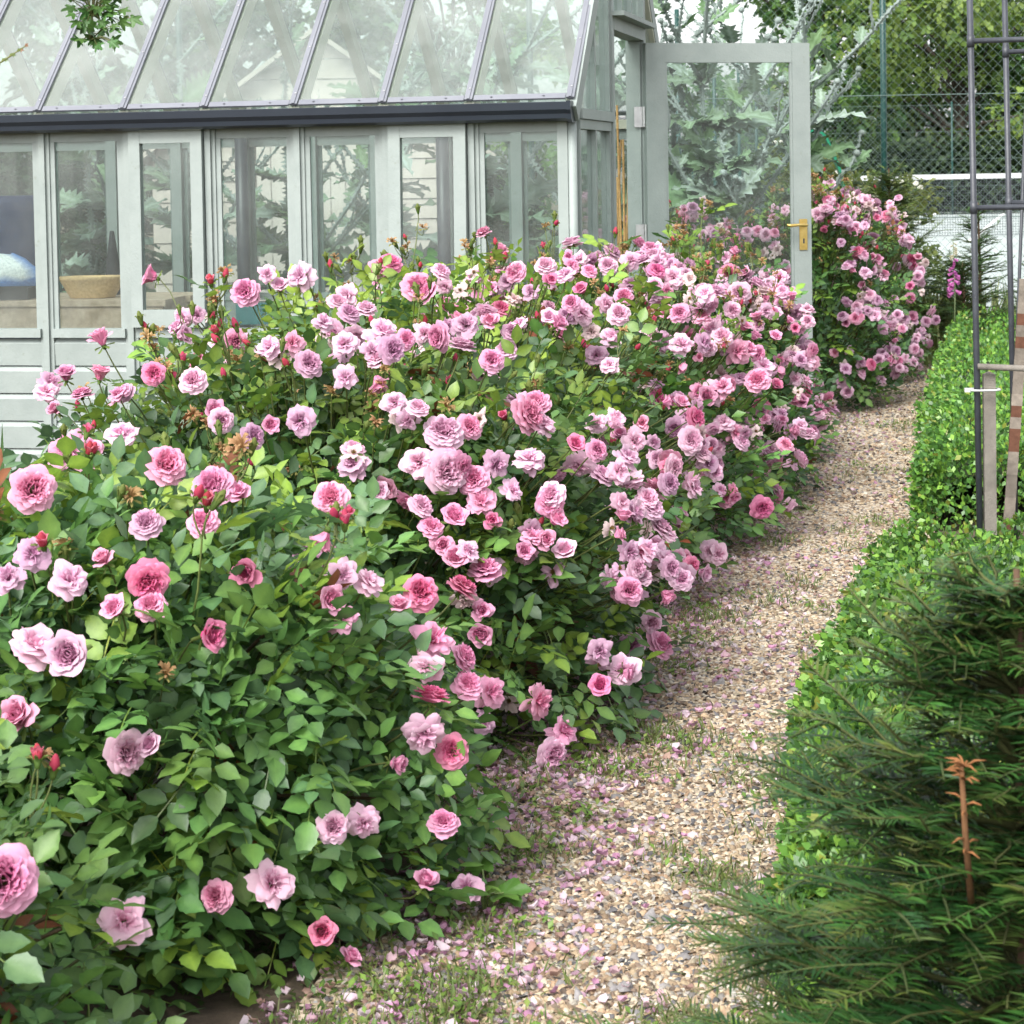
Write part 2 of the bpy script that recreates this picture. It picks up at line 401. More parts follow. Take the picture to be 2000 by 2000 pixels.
    for i in range(len(BARS)-1):
        a = lo + np.array(((BARS[i]+BARS[i+1])/2, 0, 0)); b = hi + np.array(((BARS[i]+BARS[i+1])/2, 0, 0))
        wd = BARS[i] - BARS[i+1] - .006
        build('pane', MB().beam(a - sl*.0, b, wd, .004, nrm), M_ROOFGLASS, gh)
        c = a + nrm*.008; d = a + sl*.030 + nrm*.008
        mb = MB().beam(c, d, wd - .036, .008, nrm)
        dr = build('drip_rail', mb, M_ALU, gh)
        mb = MB()
        for q in (-.28, .24):
            p = a + np.array((q*wd, 0, 0)) + sl*.014 + nrm*.0122
            mb.lathe([(.005, 0), (.005, .002), (.0001, .003)], 6, center=p)
        build('screw', mb, M_GUTTER, dr, kind='stuff')
build('ridge', MB().box((-GL, GW/2-.03, RIDGE-.05), (.02, GW/2+.03, RIDGE+.05)), M_SAGE, gh)

# gable end with the doorway: local plane x = 0, along y
D0, D1, DH = .866, 1.74, 1.975
def ybox(name, y0, y1, z0, z1, x0=-.03, x1=.03, mat=M_SAGE, parent=gh):
    return build(name, MB().box((x0, y0, z0), (x1, y1, z1)), mat, parent)
def roof_z(y): return 1.60 + (min(y, GW-y)) * (RIDGE-1.60)/(GW/2)
for y0, y1 in ((.035, D0-.06), (D1+.06, GW-.035)):
    for k in range(5):
        z0 = .04 + k*.122
        build('board', MB().add([(x, y, z) for y in (y0, y1) for x, z in ((-.012,z0),(.014,z0),(.02,z0+.096),(.004,z0+.117),(-.012,z0+.117))],
              [(0,1,6,5),(1,2,7,6),(2,3,8,7),(3,4,9,8),(4,0,5,9),(4,3,2,1,0),(5,6,7,8,9)]), M_SAGE, gh)
    ybox('sill', y0, y1, .652, SILL, -.02, .038)
    ybox('gable_rail', y0, y1, 1.515, 1.555, -.03, .022)
    ybox('gable_rail', y0, y1, 1.557, 1.60, -.03, .034)
    m_ = (y0+y1)/2
    ybox('mullion', m_-.014, m_+.014, SILL, 1.514, -.03, .02)
    ybox('mullion', y0+.001, y0+.026, SILL, 1.514, -.03, .018)
    ybox('mullion', y1-.026, y1-.001, SILL, 1.514, -.03, .018)
    for a, b in ((y0+.026, m_-.014), (m_+.014, y1-.026)):
        ybox('pane', a, b, SILL, 1.515, -.004, 0, M_GLASS)
        zt0, zt1 = roof_z(a)-.03, roof_z(b)-.03
        build('pane', MB().add([(-.004,a,1.60),(-.004,b,1.60),(-.004,b,zt1),(-.004,a,zt0),(0,a,1.60),(0,b,1.60),(0,b,zt1),(0,a,zt0)],
              [(0,3,2,1),(4,5,6,7),(0,1,5,4),(1,2,6,5),(2,3,7,6),(3,0,4,7)]), M_GLASS, gh)
        ybox('mullion', b - .001, b + .027, 1.601, roof_z(b)-.04, -.03, .02)
for y in (D0-.058, D1+.004):
    ybox('door_post', y, y+.054, .02, roof_z(y+.027)-.05, -.045, .03)
ybox('jamb', D0-.004, D0+.012, .02, DH, -.06, .012); ybox('jamb', D1-.012, D1+.004, .02, DH, -.06, .012)
ybox('door_head', D0-.004, D1+.004, DH, DH+.06, -.05, .032)
ybox('drip_board', D0-.05, D1+.05, DH+.061, DH+.082, -.0, .085)
ybox('threshold', D0, D1, .006, .035, -.06, .06)
for k in range(2):
    yy = D0 + (D1-D0)*(k+1)/3
    ybox('mullion', yy-.014, yy+.014, DH+.083, roof_z(yy)-.05, -.03, .02)
for k in range(3):
    a, b = D0+(D1-D0)*k/3+.014, D0+(D1-D0)*(k+1)/3-.014
    zt0, zt1 = roof_z(a)-.05, roof_z(b)-.05
    build('pane', MB().add([(-.004,a,DH+.083),(-.004,b,DH+.083),(-.004,b,zt1),(-.004,a,zt0),(0,a,DH+.083),(0,b,DH+.083),(0,b,zt1),(0,a,zt0)],
          [(0,3,2,1),(4,5,6,7),(0,1,5,4),(1,2,6,5),(2,3,7,6),(3,0,4,7)]), M_GLASS, gh)
for s_ in (0, 1):
    a = np.array((.012, -.055 if s_ == 0 else GW+.055, 1.575)); b = np.array((.012, GW/2, RIDGE+.02))
    build('barge_board', MB().beam(a, b, .03, .085, (1,0,0) if False else np.cross(b-a, (1,0,0))), M_SAGE, gh)
# far gable wall (seen through the glass)
for k in range(1, 6):
    yy = GW*k/6
    build('mullion', MB().box((-GL-.03, yy-.02, .02), (-GL+.03, yy+.02, roof_z(yy)-.05)), M_SAGE, gh)
for z in (.655, 1.56):
    build('gable_rail', MB().box((-GL-.028, .03, z), (-GL+.028, GW-.03, z+.04)), M_SAGE, gh)
for k in range(5):
    build('board', MB().box((-GL-.02, .03, .04+k*.122), (-GL+.012, GW-.03, .157+k*.122)), M_SAGE, gh)
# rear down pipes and an inner flat roof tie
for x in (-1.181, -2.323):
    build('dark_support', MB().tube([(x, GW-.15, .02), (x, GW-.15, 1.66)], .036, 10), M_GUTTER, gh, True)
# door, swung outwards on its hinge
hinge = Vector((.034, D1-.014, 0))
door_ang = math.radians(15.8) + TH
dr = empty('door', hinge, door_ang); dr.parent = gh
DWd, DZ0, DZ1 = .872, .022, 1.962
def dbox(name, x0, x1, z0, z1, y0=-.021, y1=.021, mat=M_SAGE):
    return build(name, MB().box((x0, y0, z0), (x1, y1, z1)), mat, dr)
dbox('stile', 0, .100, DZ0, DZ1); dbox('stile', DWd-.095, DWd, DZ0, DZ1)
dbox('door_rail', .1005, DWd-.0955, DZ1-.097, DZ1-.0005, -.0195, .0195)
dbox('door_rail', .1005, DWd-.0955, .60, .70, -.0195, .0195)
dbox('door_rail', .1005, DWd-.0955, DZ0+.0005, DZ0+.16, -.0195, .0195)
for k in range(4):
    wv = (DWd-.196)/4
    dbox('panel_board', .1005+k*wv+.002, .1005+(k+1)*wv-.002, DZ0+.161, .599, -.012, .012)
dbox('pane', .096, DWd-.091, .695, DZ1-.093, -.002, .002, M_DOORGLASS)
for x0, x1, z0, z1 in ((.1002, .112, .7002, DZ1-.0972), (DWd-.1072, DWd-.0957, .7002, DZ1-.0972)):
    dbox('glazing_bead', x0, x1, z0, z1, -.017, -.0022)
hd = empty('handle', (DWd-.046, -.0225, 1.02)); hd.parent = dr
build('backplate', MB().box((-.021,-.004,-.098), (.021,0,.058)).box((-.0165,-.0062,-.092), (.0165,-.0041,.052)), M_BRASS, hd)
mb = MB().tube([(0,-.006,.028),(0,-.045,.028),(-.012,-.052,.028),(-.05,-.053,.030),(-.09,-.052,.027),(-.108,-.050,.031)], [.009,.008,.0085,.0075,.0085,.006], 8)
build('lever', mb, M_BRASS, hd, True)
build('keyhole', MB().box((-.004,-.0070,-.065), (.004,-.0063,-.040)), M_GUTTER, hd)
for z in (1.60, 1.02, .35):
    mb = MB().tube([(-.006,-.002,z-.05),(-.006,-.002,z+.05)], .006, 8); mb.box((-.055,.004,z-.05), (-.007,.007,z+.05))
    for q in (-.035, -.012, .012, .035): mb.lathe([(.004,0),(.0001,.002)], 6, (.1,.1,.1), (-.03+.01*(1 if q > 0 else -1), .003, z+q))
    build('hinge', mb, M_STEEL, dr)

# ------------------------------------------------------------------ rose blooms
def petal(mb, phi, rb, rt, zt, wd, cup, curl, ruf, c0, c1, twist=0.0, nu=4, nv=4, zb=0.0, r_=random):
    ph1, ph2 = r_.uniform(0, 6.28), r_.uniform(0, 6.28)
    er, ta = np.array((math.cos(phi), math.sin(phi), 0)), np.array((math.cos(phi+math.pi/2+twist), math.sin(phi+math.pi/2+twist), 0))
    V, C = [], []
    for j in range(nv+1):
        v = j/nv
        rr = rb + (rt-rb)*v**1.25 + curl*max(0, v-.65)**2*4
        zz = zb + (zt-zb)*math.sin(v*math.pi/2)**.9 - abs(curl)*max(0, v-.7)**2*5
        ww = wd*(.34 + .66*math.sin(min(1, v*1.18)*math.pi*.55))*(1 - .42*max(0, v-.72)**1.5*6)
        for i in range(nu+1):
            u = 2*i/nu - 1
            p = er*(rr - cup*u*u*(.3+.7*v)) + ta*(u*ww) + np.array((0, 0, zz - .0035*abs(u)**3*v))
            p = p + er*ruf*math.sin(u*3.3+ph1)*v + np.array((0, 0, 1))*ruf*.8*math.sin(u*4.1+ph2)*v*v
            V.append(p)
            k = min(1, v**1.6*(.75+.25*abs(u)) + .05*math.sin(ph1*3))
            C.append(np.array(c0)*(1-k) + np.array(c1)*k)
    fs = [(j*(nu+1)+i, j*(nu+1)+i+1, (j+1)*(nu+1)+i+1, (j+1)*(nu+1)+i) for j in range(nv) for i in range(nu)]
    mb.add(V, fs, np.array(C))
PAL = {'deep': ((.62,.085,.25), (.76,.30,.46)), 'mid': ((.67,.19,.36), (.77,.42,.57)), 'pale': ((.68,.32,.49), (.78,.55,.67)), 'lilac': ((.50,.20,.36), (.64,.42,.55)), 'faded': ((.52,.33,.34), (.70,.56,.56))}
GREEN1 = (.10, .17, .035)
def bloom_mesh(seed, pal, style):
    r_ = random.Random(seed); mb = MB()
    c0, c1 = PAL[pal]; c0, c1 = np.array(c0), np.array(c1)
    j = lambda a, b: r_.uniform(a, b)
    if style == 'full':
        for k in range(54):
            rr = .027*math.sqrt((k+.5)/54); ph = k*2.4 + j(-.4, .4)
            petal(mb, ph, rr*.62, rr, .033+.004*(1-(rr/.027)**2)+j(-.0035,.0035), j(.0065,.0105), j(-.002,.004), 0, j(.001,.0028), c0, c0*.40+c1*.60, j(-1.2,1.2), 3, 3, .010, r_)
        for ring, (n, rt, zt, wd, cup, curl) in enumerate(((11,.028,.031,.012,.004,.0),(9,.033,.028,.016,.006,.002),(8,.038,.021,.019,.006,.004),(6,.041,.010,.022,.004,.006))):
            for k in range(n):
                petal(mb, k*6.283/n + ring*.5 + j(-.2,.2), .006, rt*j(.94,1.06), zt+j(-.003,.003), wd*j(.9,1.15), cup, curl*j(.3,1.4), j(.0008,.0022), c0*(.6-.1*ring)+c1*(.4+.1*ring), c1, 0, 4, 4, 0, r_)
    elif style == 'cup':
        for k in range(36):
            rr = .020*math.sqrt((k+.5)/36)
            petal(mb, k*2.4+j(-.3,.3), rr*.7, rr, .035+j(-.003,.003), j(.007,.010), .003, 0, j(.001,.002), c0, c0*.5+c1*.5, j(-.8,.8), 3, 3, .006, r_)
        for ring, (n, rt, zt, wd, cup, curl) in enumerate(((7,.023,.035,.015,.008,-.002),(6,.028,.037,.019,.010,-.002),(5,.033,.034,.022,.009,.002))):
            for k in range(n):
                petal(mb, k*6.283/n+ring*.6+j(-.2,.2), .006, rt, zt+j(-.003,.003), wd, cup, curl, j(.0008,.002), c0*.45+c1*.55, c1, 0, 4, 4, 0, r_)
    elif style == 'half':
        for k in range(14):
            rr = .012*math.sqrt((k+.5)/14)
            petal(mb, k*2.4+j(-.3,.3), rr*.8, rr, .034+j(-.003,.003), j(.007,.010), .004, 0, j(.001,.002), c0, c0*.6+c1*.4, j(-.5,.5), 3, 3, .004, r_)
        for ring, (n, rt, zt, wd, cup) in enumerate(((5,.017,.038,.014,.009),(5,.022,.036,.018,.009),(3,.030,.026,.018,.004))):
            for k in range(n): petal(mb, k*6.283/n+ring*.6+j(-.3,.3), .005, rt*j(.85,1.2), zt+j(-.004,.003), wd, cup, j(-.002,.004), j(.001,.002), c0*.5+c1*.5, c1, 0, 4, 4, 0, r_)
    elif style == 'shattered':
        for k in range(7): petal(mb, k*6.283/7+j(-.6,.6), .004, .036*j(.6,1.15), j(-.016,.018), .017*j(.6,1.1), .003, .004*j(-1,2), j(.002,.005), c0*.2+c1*.8, c1, j(-.4,.4), 4, 4, 0, r_)
        for k in range(24):
            a_ = k*2.4; rr = .008*math.sqrt(k/24); mb.tube([(rr*.4*math.cos(a_), rr*.4*math.sin(a_), 0), (rr*math.cos(a_), rr*math.sin(a_), .010+j(0,.004))], [.0005,.0011], 3, (.36,.24,.08), False)
    else:   # loose, ageing flower: wide flat petals standing every way
        for k in range(20):
            rr = .022*math.sqrt((k+.5)/20)
            petal(mb, k*2.4+j(-.6,.6), rr*.4, rr*1.2, .022+j(-.006,.010), j(.006,.010), j(-.003,.004), 0, j(.001,.004), c0, c1, j(-1.4,1.4), 3, 3, .004, r_)
        for ring, (n, rt, zt) in enumerate(((7,.034,.018),(6,.042,.006),(4,.040,-.006))):
            for k in range(n):
                petal(mb, k*6.283/n+j(-.45,.45), .005, rt*j(.8,1.15), zt+j(-.009,.009), .019*j(.75,1.2), .004, .004*j(-.5,2), j(.001,.004), c0*.25+c1*.75, c1, j(-.3,.3), 4, 4, 0, r_)
    mb.lathe([(.0001,-.013),(.004,-.012),(.0065,-.006),(.006,-.001),(.003,.002)], 7, GREEN1)
    for k in range(5):
        petal(mb, k*1.257, .004, .024, -.004-.004*(k % 2), .004, 0, .004, .0006, GREEN1, (.16,.22,.06), 0, 2, 3, -.003, r_)
    me = mb.mesh('bloom', True); me.materials.append(M_PETAL); return me
BLOOMS = {'deep': [bloom_mesh(s, 'deep', 'full') for s in range(1, 4)] + [bloom_mesh(9, 'deep', 'cup')],
          'mid': [bloom_mesh(s, 'mid', 'full') for s in range(11, 15)] + [bloom_mesh(19, 'mid', 'cup'), bloom_mesh(20, 'mid', 'cup')],
          'pale': [bloom_mesh(s, 'pale', 'full') for s in range(21, 24)] + [bloom_mesh(s, 'pale', 'loose') for s in (24, 25)],
          'lilac': [bloom_mesh(s, 'lilac', 'loose') for s in range(31, 34)] + [bloom_mesh(34, 'lilac', 'full')],
          'faded': [bloom_mesh(s, 'faded', 'shattered') for s in (41, 42, 43)] + [bloom_mesh(44, 'faded', 'loose'), bloom_mesh(45, 'lilac', 'shattered')]}
BLOOMS['mid'] += [bloom_mesh(51, 'mid', 'half'), bloom_mesh(52, 'mid', 'loose'), bloom_mesh(53, 'mid', 'half')]
BLOOMS['deep'] += [bloom_mesh(54, 'deep', 'half')]
BLOOMS['pale'] += [bloom_mesh(55, 'pale', 'loose'), bloom_mesh(56, 'pale', 'cup'), bloom_mesh(57, 'pale', 'loose')]
def bud_mesh(seed, open_=.5):
    r_ = random.Random(seed); mb = MB()
    pk = (.46, .055, .10) if open_ > .3 else (.16, .20, .05)
    mb.lathe([(.0001,.0),(.0045,.003),(.0075,.010),(.0078,.016),(.006,.023),(.003,.029),(.0001,.031)], 8, pk)
    if open_ > .6:
        for k in range(4): petal(mb, k*1.57+r_.uniform(-.3,.3), .005, .0105, .026, .009, .004, .002, .0008, (.58,.09,.18), (.68,.24,.33), 0, 3, 3, .004, r_)
    mb.lathe([(.0001,-.009),(.0035,-.008),(.005,-.003),(.0062,.004),(.006,.008)], 7, GREEN1)
    for k in range(5): petal(mb, k*1.257, .0055, .0085+.012*open_, .024-.016*open_, .0035, -.001, .002, .0004, GREEN1, (.20,.25,.07), 0, 2, 3, .002, r_)
    me = mb.mesh('bud', True); me.materials.append(M_PETAL); return me
BUDS = [bud_mesh(1, .1), bud_mesh(2, .4), bud_mesh(3, .7), bud_mesh(4, .5), bud_mesh(5, .15)]
def spent_mesh(seed):
    r_ = random.Random(seed); mb = MB()
    for k in range(14): petal(mb, k*2.4, .003, .012+r_.uniform(0,.006), .012+r_.uniform(-.01,.008), .0035, 0, .003, .002, (.28,.15,.06), (.50,.33,.17), r_.uniform(-1,1), 2, 3, 0, r_)
    for k in range(5): petal(mb, k*1.257, .003, .017, -.004, .003, 0, .003, .0005, (.17,.2,.06), (.3,.27,.09), 0, 2, 3, -.003, r_)
    me = mb.mesh('spent_bloom', True); me.materials.append(M_PETAL); return me
SPENT = [spent_mesh(s) for s in (1, 2, 3)]

# ------------------------------------------------------------------ rose leaves
def leaflet(L, W, rows, fold=.22, droop=.12):
    vs_ = np.linspace(0, 1, rows+1)
    V, C = [], []
    for v in vs_:
        ww = W*(.06 + .94*math.sin(math.pi*min(1, v)**.82))*(1 if v < 1 else 0)
        if rows >= 8: ww *= 1.07 if int(round(v*rows)) % 2 else .93
        for u in (-1, 0, 1):
            V.append((v*L, u*ww*.5, fold*abs(u)*ww*.5 - droop*L*v*v + (.02*L*math.sin(v*9)*abs(u))))
            C.append((1.28,1.22,1.1) if u == 0 else (.92,.94,.95))
    fs = [(3*j+i, 3*j+i+1, 3*j+i+4, 3*j+i+3) for j in range(rows) for i in range(2)]
    return np.array(V), np.array(fs), np.array(C)
def compound(rows, seed, rachis=True):
    r_ = np.random.default_rng(seed)
    Vs, Fs, Cs, n = [], [], [], 0
    spots = [(.092, 0, 1.08), (.066, 1, 1.0), (.066, -1, 1.0), (.036, 1, .82), (.036, -1, .82)]
    for x, s, k in spots:
        V, Fq, C = leaflet(.046*k*r_.uniform(.9,1.12), .031*k*r_.uniform(.9,1.1), rows, .22+r_.uniform(-.1,.15), r_.uniform(.02,.28))
        a = s*(1.0+r_.uniform(-.2,.2)) if s else r_.uniform(-.15,.15)
        ro = r_.uniform(-.35,.35)
        V[:, 1:] = V[:, 1:] @ np.array([[math.cos(ro), math.sin(ro)], [-math.sin(ro), math.cos(ro)]])
        V = V @ np.array([[math.cos(a), math.sin(a), 0], [-math.sin(a), math.cos(a), 0], [0, 0, 1]])
        V = V + np.array((x, .003*s, -.9*x*x*1.6 + r_.uniform(-.002,.002)))
        Vs.append(V); Fs.append(Fq+n); Cs.append(C); n += len(V)
    if not rachis: return np.concatenate(Vs), np.concatenate(Fs), np.concatenate(Cs)
    # rachis as a thin folded strip
    xs = np.linspace(-.02, .095, 4); V = np.array([(x, y, -.9*x*x*1.6-.001) for x in xs for y in (-.0011, .0011)])
    Fq = np.array([(2*i, 2*i+1, 2*i+3, 2*i+2) for i in range(3)])
    Vs.append(V); Fs.append(Fq+n); Cs.append(np.tile((1.5,1.1,.8), (len(V), 1)))
    return np.concatenate(Vs), np.concatenate(Fs), np.concatenate(Cs)
CMP_HI = [compound(3, s, False) for s in range(4)]
CMP_LO = [compound(2, s+10, False) for s in range(4)]
LEAF_COLS = np.array([(.070,.160,.046), (.086,.190,.050), (.060,.135,.054), (.105,.210,.048), (.078,.150,.074)])*1.05
LEAF_ME = []
for s in range(4):
    for ci, c in enumerate(((.088,.195,.052), (.110,.225,.054), (.078,.160,.066))):
        v_, f_, c_ = compound(9, 40+s); me = big_mesh('leaf', v_, None, f_, c_*np.array(c), True); me.materials.append(M_LEAF); LEAF_ME.append(me)
for s in range(2):
    v_, f_, c_ = compound(9, 50+s); me = big_mesh('leaf', v_, None, f_, c_*np.array((.175,.290,.045)), True); me.materials.append(M_LEAF); LEAF_ME.append(me)

# ------------------------------------------------------------------ rose bushes
class Bush:
    def __init__(s, key, x, y, rx, ry, h, nleaf, label, hi=True, seed=1):
        s.key, s.x, s.y, s.rx, s.ry, s.h, s.n, s.label, s.hi, s.seed = key, x, y, rx, ry, h, nleaf, label, hi, seed
        s.blooms = []
    def f(s, P):
        P = np.asarray(P, float)
        q = (((P[..., 0]-s.x)/s.rx)**2 + ((P[..., 1]-s.y)/s.ry)**2)
        return q**1.35 + np.clip(P[..., 2]/s.h, 0, 9)**2.7
    def surf(s, n, r, bias=.6, side=0.0):
        """n points on the outer surface with outward directions, more of them on the side turned to the path and front"""
        az = r.uniform(0, 2*math.pi, n)
        flip = (r.uniform(size=n) < bias) & (np.sin(az) > .25)
        az = np.where(flip, -az, az)
        az = np.where(r.uniform(size=n) < side, r.normal(-.45, .6, n), az) if side else az
        el = np.arcsin(r.uniform(.02, 1, n)**.85)
        D = np.stack([np.cos(az)*np.cos(el)*s.rx, np.sin(az)*np.cos(el)*s.ry, np.sin(el)*s.h], -1)
        lo, hi = np.zeros(n), np.full(n, 2.0)
        c = np.array((s.x, s.y, 0))
        for _ in range(22):
            m = (lo+hi)/2; ins = s.f(c + D*m[:, None]) < 1
            lo = np.where(ins, m, lo); hi = np.where(ins, hi, m)
        wob = 1 + .10*smooth_noise(D*np.array((1,1,1)), s.seed, 9) + .05*smooth_noise(D, s.seed+5, 26)
        return c, D*(lo*wob)[:, None]
BUSHES = [
    Bush('a', -1.03, 2.92, .42, .45, .56, 900, 'small pink rose bush at the bed corner farthest from the greenhouse', seed=1),
    Bush('b', -.80, 3.98, .68, .66, .76, 3400, 'pink rose bush showing far more green leaves than blooms beside the gravel path', seed=2),
    Bush('c', -.47, 5.35, .80, .78, .86, 3300, 'pink rose bush with upright blooms in front of the wall boards', seed=3),
    Bush('d', -.30, 6.60, .86, .76, .94, 2600, 'pink rose bush in full bloom in front of the tilted sash windows', seed=4),
    Bush('e', .10, 7.62, .82, .66, .97, 2300, 'pink rose bush below the gutter end at the greenhouse corner', hi=False, seed=5),
    Bush('f', .76, 8.72, .44, .74, .93, 1700, 'pink rose bush between greenhouse gable and gravel path', hi=False, seed=6),
    Bush('g', 1.03, 9.70, .36, .46, .76, 900, 'short pink rose bush in front of the open door foot', hi=False, seed=7),
    Bush('h', .98, 12.3, .52, .60, 1.00, 850, 'pink rose bush seen through the door glass', hi=False, seed=8),
    Bush('i', 1.62, 11.9, .50, .66, 1.14, 1500, 'pink rose bush crowded with blooms beyond the brass door handle', hi=False, seed=9),
    Bush('j', 2.12, 13.5, .48, .80, 1.10, 1300, 'pink rose bush at the path end beside the dark yew', hi=False, seed=10),
]
BY = {b.key: b for b in BUSHES}
# blooms read off the photograph (x, y, width in a 1932 px frame, tone): the view line is followed to the bush it meets
SEEN = '''45 1360 100 m;140 1235 112 p;60 1222 85 p;6 1660 125 m;225 1155 70 m;287 1150 48 m;278 1090 76 d;130 1098 74 p;200 1062 60 m;60 925 82 m;310 883 78 m;405 925 80 m;456 936 52 m;278 995 62 l;
385 990 50 m;472 1077 78 d;385 1200 80 d;60 1045 62 l;15 1095 50 l;628 943 68 m;617 1005 66 m;612 1135 72 m;645 1085 50 p;692 1102 52 p;645 1168 36 m;792 1122 66 d;755 1150 52 m;232 1418 76 p;290 1412 50 p;
815 1210 70 m;808 1258 60 p;865 1245 46 m;812 1325 70 d;800 1380 76 p;738 1440 50 m;625 1562 62 p;685 1550 52 p;838 1560 52 m;800 1672 66 m;880 1677 54 l;415 1692 62 m;512 1668 80 p;605 1757 66 d;655 1812 54 m;
862 1065 64 m;916 1086 62 m;866 1118 62 d;905 1152 58 m;912 1187 62 m;880 1300 56 m;922 1304 60 m;1013 1320 66 m;1130 1298 56 d;1176 1266 62 p;1060 1380 52 m;1036 1420 60 p;1104 1432 56 m;1000 1452 50 p;1016 1560 58 l;982 1592 50 l;1000 1510 40 l;
1070 1048 62 p;1022 1022 60 m;1036 946 54 m;1042 985 50 m;965 926 46 p;985 1040 42 m;1005 1015 44 m;835 893 76 p;882 808 50 m;835 822 70 p;792 872 58 p;896 908 60 m;906 950 56 m;926 985 48 d;852 985 60 m;832 1030 58 m;790 960 48 p;812 1000 46 m;
985 787 70 m;1012 768 52 m;1022 802 50 p;1080 843 46 d;998 868 52 p;710 710 62 m;720 630 60 p;700 664 46 p;762 642 34 m;870 660 52 p;926 682 44 m;652 712 46 p;580 690 54 l;650 650 46 p;745 760 46 p;770 790 44 p;
195 650 58 m;125 716 48 m;86 742 50 p;188 716 50 m;290 706 42 d;366 722 50 p;336 636 46 p;230 822 56 p;108 776 42 m;415 795 50 p;472 826 46 l;505 804 34 m;240 745 40 l;155 750 36 m;
295 525 52 m;465 555 54 m;570 522 54 p;656 556 46 p;636 575 40 p;735 502 44 d;786 545 60 m;814 556 46 m;550 648 40 m;510 656 44 p;690 590 40 p;610 610 40 p;
860 610 44 m;925 611 48 m;980 612 32 p;975 517 38 m;1036 531 38 d;1030 508 40 p;1066 520 40 p;1080 460 36 p;1076 486 34 m;1095 490 32 p;1100 552 36 d;1096 590 44 p;1140 572 36 p;1176 562 36 m;1166 596 40 p;
1236 515 36 d;1270 525 40 p;1200 462 32 m;1225 474 32 m;1190 492 34 p;1215 495 30 p;1292 520 30 p;1336 562 32 m;1396 552 40 p;1285 650 40 p;1325 600 36 m;1430 606 34 m;1445 585 28 p;1362 640 40 p;1410 666 42 m;
1345 742 54 p;1388 662 48 m;1300 832 50 p;1306 792 46 d;1330 748 48 m;1150 690 36 p;1280 690 34 m;1180 866 50 p;1165 890 44 p;1196 832 46 p;1190 905 44 p;1236 922 46 m;1218 945 44 p;1170 948 40 p;1176 982 48 m;1226 965 48 p;
1242 1002 48 p;1160 1012 40 m;1206 1040 44 m;1196 1072 40 p;1186 1116 50 m;1250 1116 56 m;1284 1096 40 p;1212 1092 40 p;1300 1066 34 d;1345 892 34 p;1380 932 34 m;1436 956 44 d;1300 908 40 p;1265 880 40 p;
1490 812 40 m;1480 842 32 m;1500 862 30 m;1440 692 40 p;1430 722 46 m;1505 745 40 m;1400 622 36 m;1380 585 32 p;1460 640 32 m;1420 640 34 m;1365 800 40 p;1385 815 34 m;1320 860 38 p;1250 760 36 m;1210 800 40 m;1160 790 36 p'''
def f_all(P):
    return np.stack([b.f(P) for b in BUSHES], 0)
def place_ray(px, py):
    d = np.array(ray(px, py)); Yv = np.linspace(2.2, 14.5, 900)
    P = np.array((0, 0, CAMH)) + d*Yv[:, None]
    fa = f_all(P); fa = np.where(P[None, :, 2] < .03, 9, fa)
    near = fa.min(0)
    hit = np.where(near < 1.42)[0]
    k = hit[0] if len(hit) else int(near.argmin())
    return P[k], BUSHES[int(fa[:, k].argmin())], len(hit) > 0
TONE = {'d': 'deep', 'm': 'mid', 'p': 'pale', 'l': 'lilac'}
for row in SEEN.replace('\n', '').split(';'):
    x, y, s_, tn = row.split()
    px, py, sz = float(x)*2000/1932, float(y)*2000/1932, float(s_)*2000/1932
    P, b, hit = place_ray(px, py)
    if not hit:                                     # on a long stem above its bush: distance from the usual bloom width
        Yd = np.clip(.080*F/sz, b.y-.3, b.y+.5); P = np.array(at(px, py, Yd))
    diam = np.clip(sz*P[1]/F*1.12, .058, .104)
    b.blooms.append((P, diam/.084, TONE[tn]))
    rr_ = np.random.default_rng(int(px*7+py))
    if b.y > 5 and rr_.random() < .5:
        b.blooms.append((P + rr_.normal(0, .035, 3), rr_.uniform(.65, .9), rr_.choice(['mid','pale','pale','lilac','faded'])))
r0 = np.random.default_rng(99)
EXTRA = {'a': 2, 'b': 3, 'c': 18, 'd': 42, 'e': 52, 'f': 58, 'g': 28, 'h': 34, 'i': 90, 'j': 70}
for b in BUSHES:
    c, D = b.surf(EXTRA[b.key]*5, r0, .75, .55)
    k = 0
    for d in D:
        P = c + d
        if P[2] < .12 or k >= EXTRA[b.key]: continue
        fa = f_all(P); others = [q for q in range(len(BUSHES)) if BUSHES[q] is not b]
        if fa[others].min() < .85: continue
        b.blooms.append((P + norm(d)*.05, r0.uniform(.72, .98), r0.choice(['deep','mid','pale','pale','mid','lilac','faded'])))
        for _ in range(r0.integers(1, 4) if b.y > 5 else 0):
            b.blooms.append((P + norm(d)*.05 + r0.normal(0, .038, 3), r0.uniform(.62, .92), r0.choice(['mid','pale','pale','lilac','faded'])))
        k += 1
CAMP = np.array((0, 0, CAMH))
def orient(zdir, spin):
    z = Vector(zdir).normalized(); q = z.to_track_quat('Z', 'Y')
    return (q.to_matrix().to_4x4() @ Matrix.Rotation(spin, 4, 'Z'))
